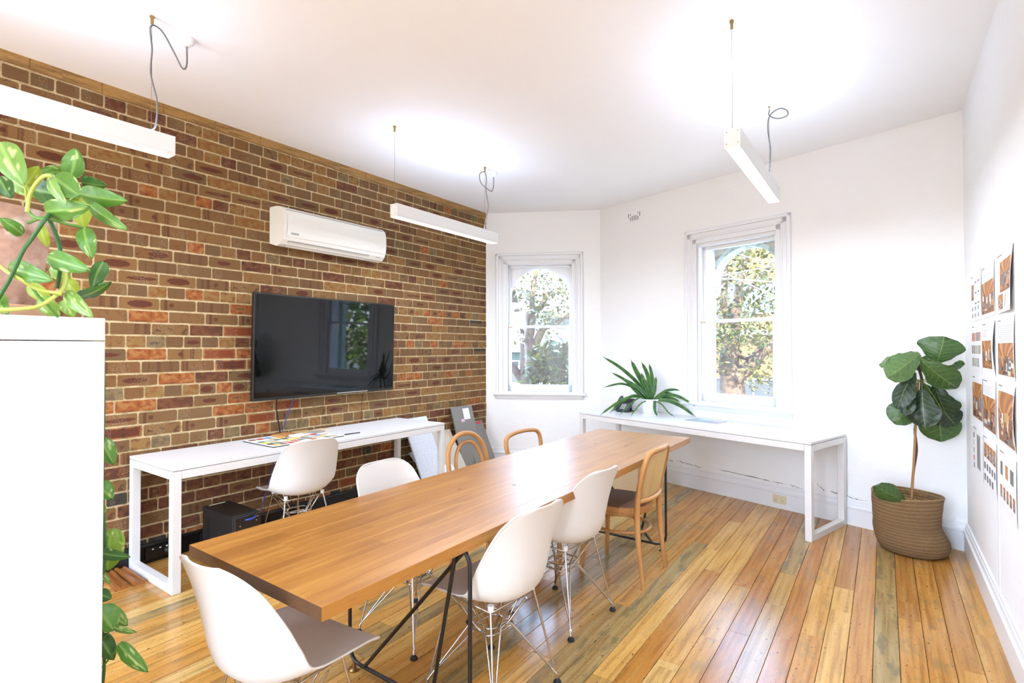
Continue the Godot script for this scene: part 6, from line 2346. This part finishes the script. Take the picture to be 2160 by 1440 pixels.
func outdoors() -> void:
	var GY := -3.4
	M.tree_leaf = vmat(0.5, Color(0.3, 0.36, 0.12))
	M.bark = weathered(rgb8(88, 72, 58), rgb8(58, 46, 38), 141)
	M.bark_dark = weathered(rgb8(66, 50, 42), rgb8(46, 36, 32), 143)
	var teal := mat(rgb8(74, 104, 100), 0.8)
	var white := mat(rgb8(150, 148, 144), 0.8)
	var ochre := weathered(rgb8(96, 76, 44), rgb8(84, 66, 38), 145)
	var pane := mat(rgb8(58, 62, 64), 0.08)
	var mb := MB.new()
	mb.box2(Vector3(-60, GY - 0.5, -70), Vector3(60, GY, -6.6))
	struct("ground", mb, mat(rgb8(150, 146, 138), 0.95))
	# ---- tree before the corner window
	var D := 9.0
	var org := at_px(1117, 812, D)
	org.y = GY
	var t := thing("street_tree", "forked gum tree seen through the corner window", "tree", org)
	limb(t, "trunk", [Vector3(0, 0, 0), Vector3(0.02, 2.2, 0), at_px(1117, 812, D) - org, at_px(1115, 770, D) - org, at_px(1114, 738, D) - org, at_px(1110, 715, D) - org], 0.2, 0.13, M.bark_dark)
	limb(t, "branch", px_list([[1110, 722], [1103, 705], [1096, 690], [1090, 668], [1086, 640], [1080, 600]], D, org), 0.1, 0.04, M.bark_dark)
	limb(t, "branch", px_list([[1110, 720], [1110, 692], [1107, 675], [1116, 664], [1126, 655], [1140, 648], [1150, 630], [1158, 615]], D, org), 0.1, 0.035, M.bark)
	limb(t, "branch", px_list([[1112, 720], [1119, 700], [1122, 676], [1122, 660], [1124, 610], [1132, 570]], D, org), 0.085, 0.03, M.bark)
	limb(t, "branch", px_list([[1118, 758], [1126, 742], [1132, 722], [1142, 700], [1150, 690], [1172, 682], [1186, 672], [1204, 660], [1230, 640]], D, org), 0.09, 0.03, M.bark)
	limb(t, "branch", px_list([[1114, 808], [1102, 800], [1090, 785], [1078, 770], [1060, 760]], D, org), 0.09, 0.05, M.bark_dark)
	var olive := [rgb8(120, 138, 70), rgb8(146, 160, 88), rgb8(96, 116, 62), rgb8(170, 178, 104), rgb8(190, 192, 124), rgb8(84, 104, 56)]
	var sp := []
	for q in [[1090, 610, 0.5], [1100, 640, 0.45], [1085, 655, 0.4], [1126, 610, 0.5], [1120, 640, 0.45], [1150, 668, 0.45], [1160, 676, 0.35], [1142, 655, 0.4], [1165, 600, 0.5], [1190, 610, 0.5], [1196, 650, 0.4], [1105, 590, 0.5], [1140, 575, 0.5], [1175, 580, 0.5], [1204, 590, 0.5], [1150, 690, 0.3], [1082, 580, 0.5], [1060, 640, 0.7], [1230, 640, 0.7]]:
		sp.append([at_px(q[0], q[1], D + 0.15 * sin(q[0])) - org, q[2]])
	leaf_mass(t, "foliage", sp, 1700, 0.1, olive, 201)
	# ---- tree before the far window
	D = 8.6
	org = at_px(1546, 840, D)
	org.y = GY
	t = thing("street_tree", "rough-barked tree with heavy side branch outside far window", "tree", org)
	limb(t, "trunk", [Vector3(0, 0, 0), Vector3(0.05, 2.0, 0), at_px(1546, 850, D) - org, at_px(1543, 800, D) - org, at_px(1538, 770, D) - org, at_px(1541, 730, D) - org, at_px(1546, 690, D) - org, at_px(1552, 640, D) - org], 0.24, 0.1, M.bark)
	limb(t, "branch", px_list([[1548, 800], [1560, 790], [1578, 776], [1592, 760], [1606, 742], [1626, 732], [1650, 722], [1690, 705]], D - 0.1, org), 0.13, 0.07, M.bark)
	limb(t, "branch", px_list([[1552, 745], [1562, 752], [1575, 756], [1590, 752], [1602, 756]], D - 0.1, org), 0.035, 0.02, M.bark_dark)
	limb(t, "branch", px_list([[1541, 740], [1528, 700], [1526, 640], [1530, 560], [1538, 490]], D, org), 0.08, 0.04, M.bark)
	limb(t, "branch", px_list([[1552, 660], [1560, 600], [1572, 540], [1590, 480]], D + 0.2, org), 0.08, 0.04, M.bark)
	limb(t, "branch", px_list([[1552, 640], [1590, 600], [1625, 560], [1660, 520]], D + 0.3, org), 0.06, 0.03, M.bark)
	sp = []
	for q in [[1510, 720, 0.3], [1512, 760, 0.32], [1505, 740, 0.3], [1540, 705, 0.3], [1555, 715, 0.3], [1600, 700, 0.4], [1620, 720, 0.35], [1630, 760, 0.4], [1610, 690, 0.4], [1520, 660, 0.45], [1550, 650, 0.5], [1590, 640, 0.5], [1620, 650, 0.5], [1510, 610, 0.45], [1530, 590, 0.45], [1560, 570, 0.5], [1600, 580, 0.55], [1630, 600, 0.5], [1580, 540, 0.5], [1620, 540, 0.5], [1540, 540, 0.4], [1640, 690, 0.5], [1575, 690, 0.4], [1530, 680, 0.35], [1595, 790, 0.25], [1615, 800, 0.25], [1560, 520, 0.5], [1660, 600, 0.7], [1660, 720, 0.6], [1690, 650, 0.8], [1490, 640, 0.5], [1480, 720, 0.5], [1600, 500, 0.6]]:
		sp.append([at_px(q[0], q[1], D - 0.25 + 0.3 * sin(q[0] * 1.7)) - org, q[2]])
	leaf_mass(t, "foliage", sp, 3000, 0.105, [rgb8(150, 164, 92), rgb8(178, 186, 112), rgb8(120, 138, 76), rgb8(96, 116, 66), rgb8(200, 202, 136), rgb8(214, 208, 140), rgb8(80, 100, 58)], 202)
	# ---- bright tree seen in the television's mirror image, right of the window
	org = Vector3(3.4, GY, -10.0)
	t = thing("street_tree", "bright green tree mirrored in the television screen", "tree", org)
	limb(t, "trunk", [Vector3.ZERO, Vector3(0.1, 2.0, 0), Vector3(0, 4.2, 0.1)], 0.2, 0.12, M.bark_dark)
	sp = []
	var r2 := RandomNumberGenerator.new()
	r2.seed = 55
	for k in 26: sp.append([Vector3(r2.randf_range(-2.4, 2.4), r2.randf_range(3.0, 7.5), r2.randf_range(-1.6, 1.6)), 0.9])
	leaf_mass(t, "foliage", sp, 5200, 0.24, [rgb8(132, 178, 50), rgb8(160, 200, 70), rgb8(98, 150, 44), rgb8(182, 212, 92), rgb8(74, 124, 40)], 203, 1.8, 1.35)
	# ---- broad-leaved shrub below the corner window
	D = 7.6
	org = at_px(1170, 815, D)
	org.y = GY
	t = thing("garden_shrub", "broad-leaved bright shrub at lower right of corner window", "shrub", org)
	for q in [[1150, 800], [1168, 790], [1186, 796], [1200, 800]]:
		limb(t, "branch", [Vector3(0, 0, 0), Vector3(0.02, 1.6, 0.0), at_px(q[0], q[1] + 40, D) - org, at_px(q[0], q[1] - 25, D) - org], 0.05, 0.02, M.bark)
	sp = []
	for q in [[1136, 760, 0.2], [1142, 780, 0.22], [1150, 800, 0.25], [1160, 762, 0.2], [1168, 748, 0.16], [1176, 770, 0.25], [1190, 760, 0.22], [1200, 780, 0.25], [1185, 800, 0.25], [1165, 790, 0.25], [1205, 755, 0.2], [1130, 800, 0.2], [1220, 790, 0.4], [1145, 745, 0.12], [1190, 742, 0.12]]:
		sp.append([at_px(q[0], q[1], D + 0.1 * sin(q[0])) - org, q[2]])
	leaf_mass(t, "foliage", sp, 1100, 0.13, [rgb8(96, 132, 54), rgb8(132, 164, 70), rgb8(70, 104, 46), rgb8(170, 188, 96), rgb8(206, 204, 140), rgb8(58, 84, 42)], 204, 2.4)
	# ---- teal cottage beyond the corner window
	var F := Transform3D(Basis(Vector3.UP, COR_TURN + 0.06), at_px(1100, 735, 14.0))
	var hb := thing("teal_cottage", "pale teal weatherboard cottage beyond corner window tree", "house", Vector3(F.origin.x, GY, F.origin.z), COR_TURN + 0.06)
	var ey := F.origin.y - GY        # eaves height above the ground
	mb = MB.new()
	mb.box2(Vector3(-4, 0, -4), Vector3(0.6, ey, 0))
	part(hb, "wall", mb, teal)
	for k in 9:
		mb = MB.new()
		mb.box2(Vector3(-4, ey - 1.9 + k * 0.2, 0), Vector3(0.6, ey - 1.72 + k * 0.2, 0.02), 0.006)
		part(hb, "weatherboard", mb, teal)
	mb = MB.new()
	mb.prism(PackedVector2Array([Vector2(-4.3, ey - 0.02), Vector2(0.65, ey - 0.02), Vector2(0.3, ey + 1.1), Vector2(-4.3, ey + 1.1)]), -3.2, -3.0)
	mb.quad(Vector3(-4.3, ey, 0.4), Vector3(0.65, ey, 0.4), Vector3(0.4, ey + 0.75, -2.2), Vector3(-4.3, ey + 0.75, -2.2), Vector3(0, 0.96, 0.28))
	mb.box2(Vector3(-4.3, ey - 0.1, 0.3), Vector3(0.65, ey + 0.0, 0.42), 0.01)
	part(hb, "roof", mb, mat(rgb8(94, 112, 108), 0.7))
	for q in [[-0.62, -0.08], [0.02, 0.5]]:
		mb = MB.new()
		frame(mb, q[0] - 0.05, q[1] + 0.05, ey - 0.95, ey - 0.3, 0.05, 0.01, 0.06, 0.005)
		var wn := part(hb, "window_frame", mb, white)
		mb = MB.new()
		mb.box2(Vector3(q[0], ey - 0.9, 0.015), Vector3(q[1], ey - 0.34, 0.03))
		part(wn, "pane", mb, pane)
	# corrugated verandah roof to the right
	var cr_o := thing("verandah", "corrugated iron verandah roof behind the bright shrub", "verandah", Vector3(at_px(1182, 735, 13.0).x, GY, at_px(1182, 735, 13.0).z), COR_TURN + 0.06)
	mb = MB.new()
	for k in 25:
		var xx := -0.28 + k * 0.08
		mb.tube(PackedVector3Array([Vector3(xx, ey - 0.02, 0.5), Vector3(xx, ey + 0.42, -1.0)]), 0.045, 6)
	part(cr_o, "corrugated_sheet", mb, mat(rgb8(98, 92, 88), 0.5))
	mb = MB.new()
	mb.box2(Vector3(-0.25, ey - 1.4, -0.6), Vector3(1.6, ey - 0.02, -0.5))
	part(cr_o, "back_wall", mb, mat(rgb8(112, 100, 90), 0.8))
	mb = MB.new()
	mb.box2(Vector3(0.1, 0, 0.35), Vector3(0.18, ey, 0.43), 0.01)
	part(cr_o, "post", mb, mat(rgb8(150, 160, 166), 0.6))
	# white terrace building above
	var wb := thing("white_terrace", "white terrace building with horizontal eaves above verandah", "building", Vector3(at_px(1170, 700, 22.0).x, GY, at_px(1170, 700, 22.0).z), COR_TURN)
	mb = MB.new()
	mb.box2(Vector3(-1.2, 0, -4), Vector3(6, 7.2, 0))
	part(wb, "wall", mb, white)
	for q in [5.4, 6.2, 7.2]:
		mb = MB.new()
		mb.box2(Vector3(-1.6, q, -0.2), Vector3(6, q + 0.16, 0.5), 0.02)
		part(wb, "eave", mb, mat(rgb8(214, 206, 192), 0.8))
	for q in [[0.1, 4.4], [1.5, 4.4], [0.1, 5.65], [1.5, 5.65]]:
		mb = MB.new()
		mb.box2(Vector3(q[0], q[1], 0.0), Vector3(q[0] + 0.6, q[1] + 0.5, 0.03))
		part(wb, "window_pane", mb, pane)
	# ---- ochre house behind the second tree
	var oc := at_px(1565, 800, 12.5)
	var oh := thing("ochre_house", "ochre rendered house with dark strip window beyond far window", "house", Vector3(oc.x, GY, oc.z), FAR_TURN + 0.1)
	var wy := oc.y - GY              # top of the strip window
	mb = MB.new()
	mb.box2(Vector3(-4.0, 0, -4), Vector3(7.0, wy + 3.4, 0))
	part(oh, "wall", mb, ochre)
	mb = MB.new()
	mb.box2(Vector3(-4.3, wy + 1.05, -0.05), Vector3(7.2, wy + 1.16, 0.18), 0.01)
	part(oh, "string_course", mb, white)
	for q in [[-0.66, 0.26], [0.3, 0.78], [-2.0, -1.2]]:
		mb = MB.new()
		frame(mb, q[0] - 0.035, q[1] + 0.035, wy - 0.75, wy + 0.035, 0.035, 0.0, 0.05, 0.004)
		var wn := part(oh, "window_frame", mb, white)
		mb = MB.new()
		mb.box2(Vector3(q[0], wy - 0.72, 0.005), Vector3(q[1], wy, 0.02))
		part(wn, "pane", mb, pane)
	for q in [[-0.5, 0.2], [0.27, 0.9]]:
		mb = MB.new()
		frame(mb, q[0] - 0.04, q[1] + 0.04, wy + 1.55, wy + 2.3, 0.04, 0.0, 0.05, 0.004)
		var wn := part(oh, "window_frame", mb, white)
		mb = MB.new()
		mb.box2(Vector3(q[0], wy + 1.59, 0.005), Vector3(q[1], wy + 2.26, 0.02))
		part(wn, "pane", mb, pane)
	# ---- hillside trees far behind
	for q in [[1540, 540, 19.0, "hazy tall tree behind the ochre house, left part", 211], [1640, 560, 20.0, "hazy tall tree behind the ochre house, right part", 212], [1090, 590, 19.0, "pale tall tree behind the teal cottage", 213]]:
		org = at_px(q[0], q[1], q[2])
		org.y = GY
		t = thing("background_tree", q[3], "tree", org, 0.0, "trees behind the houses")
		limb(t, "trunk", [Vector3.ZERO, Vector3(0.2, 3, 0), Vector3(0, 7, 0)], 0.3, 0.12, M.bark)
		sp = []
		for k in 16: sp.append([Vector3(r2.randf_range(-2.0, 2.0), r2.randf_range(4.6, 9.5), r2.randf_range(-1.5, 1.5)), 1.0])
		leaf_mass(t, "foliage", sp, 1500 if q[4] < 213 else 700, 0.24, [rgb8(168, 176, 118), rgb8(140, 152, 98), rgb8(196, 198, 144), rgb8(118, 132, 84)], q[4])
	# ---- street pole and wires
	var pl := at_px(1148, 600, 10.2)
	var po := thing("power_pole", "grey power pole and cross-arm seen through corner window", "pole", Vector3(pl.x, GY, pl.z))
	mb = MB.new()
	mb.tube(PackedVector3Array([Vector3(0.35, 0, 0.2), at_px(1141, 640, 10.2) - po.position, at_px(1154, 560, 10.2) - po.position, at_px(1160, 520, 10.2) - po.position]), 0.055, 10)
	part(po, "pole", mb, mat(rgb8(176, 180, 180), 0.7))
	mb = MB.new()
	mb.tube(PackedVector3Array([at_px(1128, 622, 10.2) - po.position, at_px(1196, 608, 10.0) - po.position]), 0.06, 8)
	part(po, "cross_arm", mb, mat(rgb8(150, 142, 132), 0.7))
	var wires := [
		["upper street wire crossing the corner window", [[1040, 612], [1082, 614], [1120, 617], [1145, 616], [1180, 612]], 10.1],
		["middle street wire crossing the corner window", [[1050, 652], [1082, 642], [1110, 634], [1140, 620]], 10.1],
		["lower street wire crossing the corner window", [[1050, 672], [1082, 665], [1130, 655], [1204, 645], [1260, 636]], 9.7],
		["drooping service wire beside the power pole", [[1160, 612], [1166, 628], [1176, 632], [1186, 618], [1200, 600], [1215, 588]], 10.0],
		["upper street wire crossing the far window", [[1440, 500], [1530, 527], [1580, 543], [1640, 555], [1720, 570]], 7.6],
		["rising street wire crossing the far window", [[1440, 598], [1494, 588], [1560, 574], [1640, 559], [1720, 542]], 7.6],
		["lower street wire crossing the far window", [[1440, 540], [1502, 564], [1580, 600], [1640, 625], [1720, 655]], 7.4]]
	for w in wires:
		mb = MB.new()
		mb.tube(cr(px_list(w[1], w[2], Vector3.ZERO), 6), 0.009, 6)
		one("street_wire", mb, mat(rgb8(110, 110, 110), 0.6), w[0], "wire", "overhead street wires")
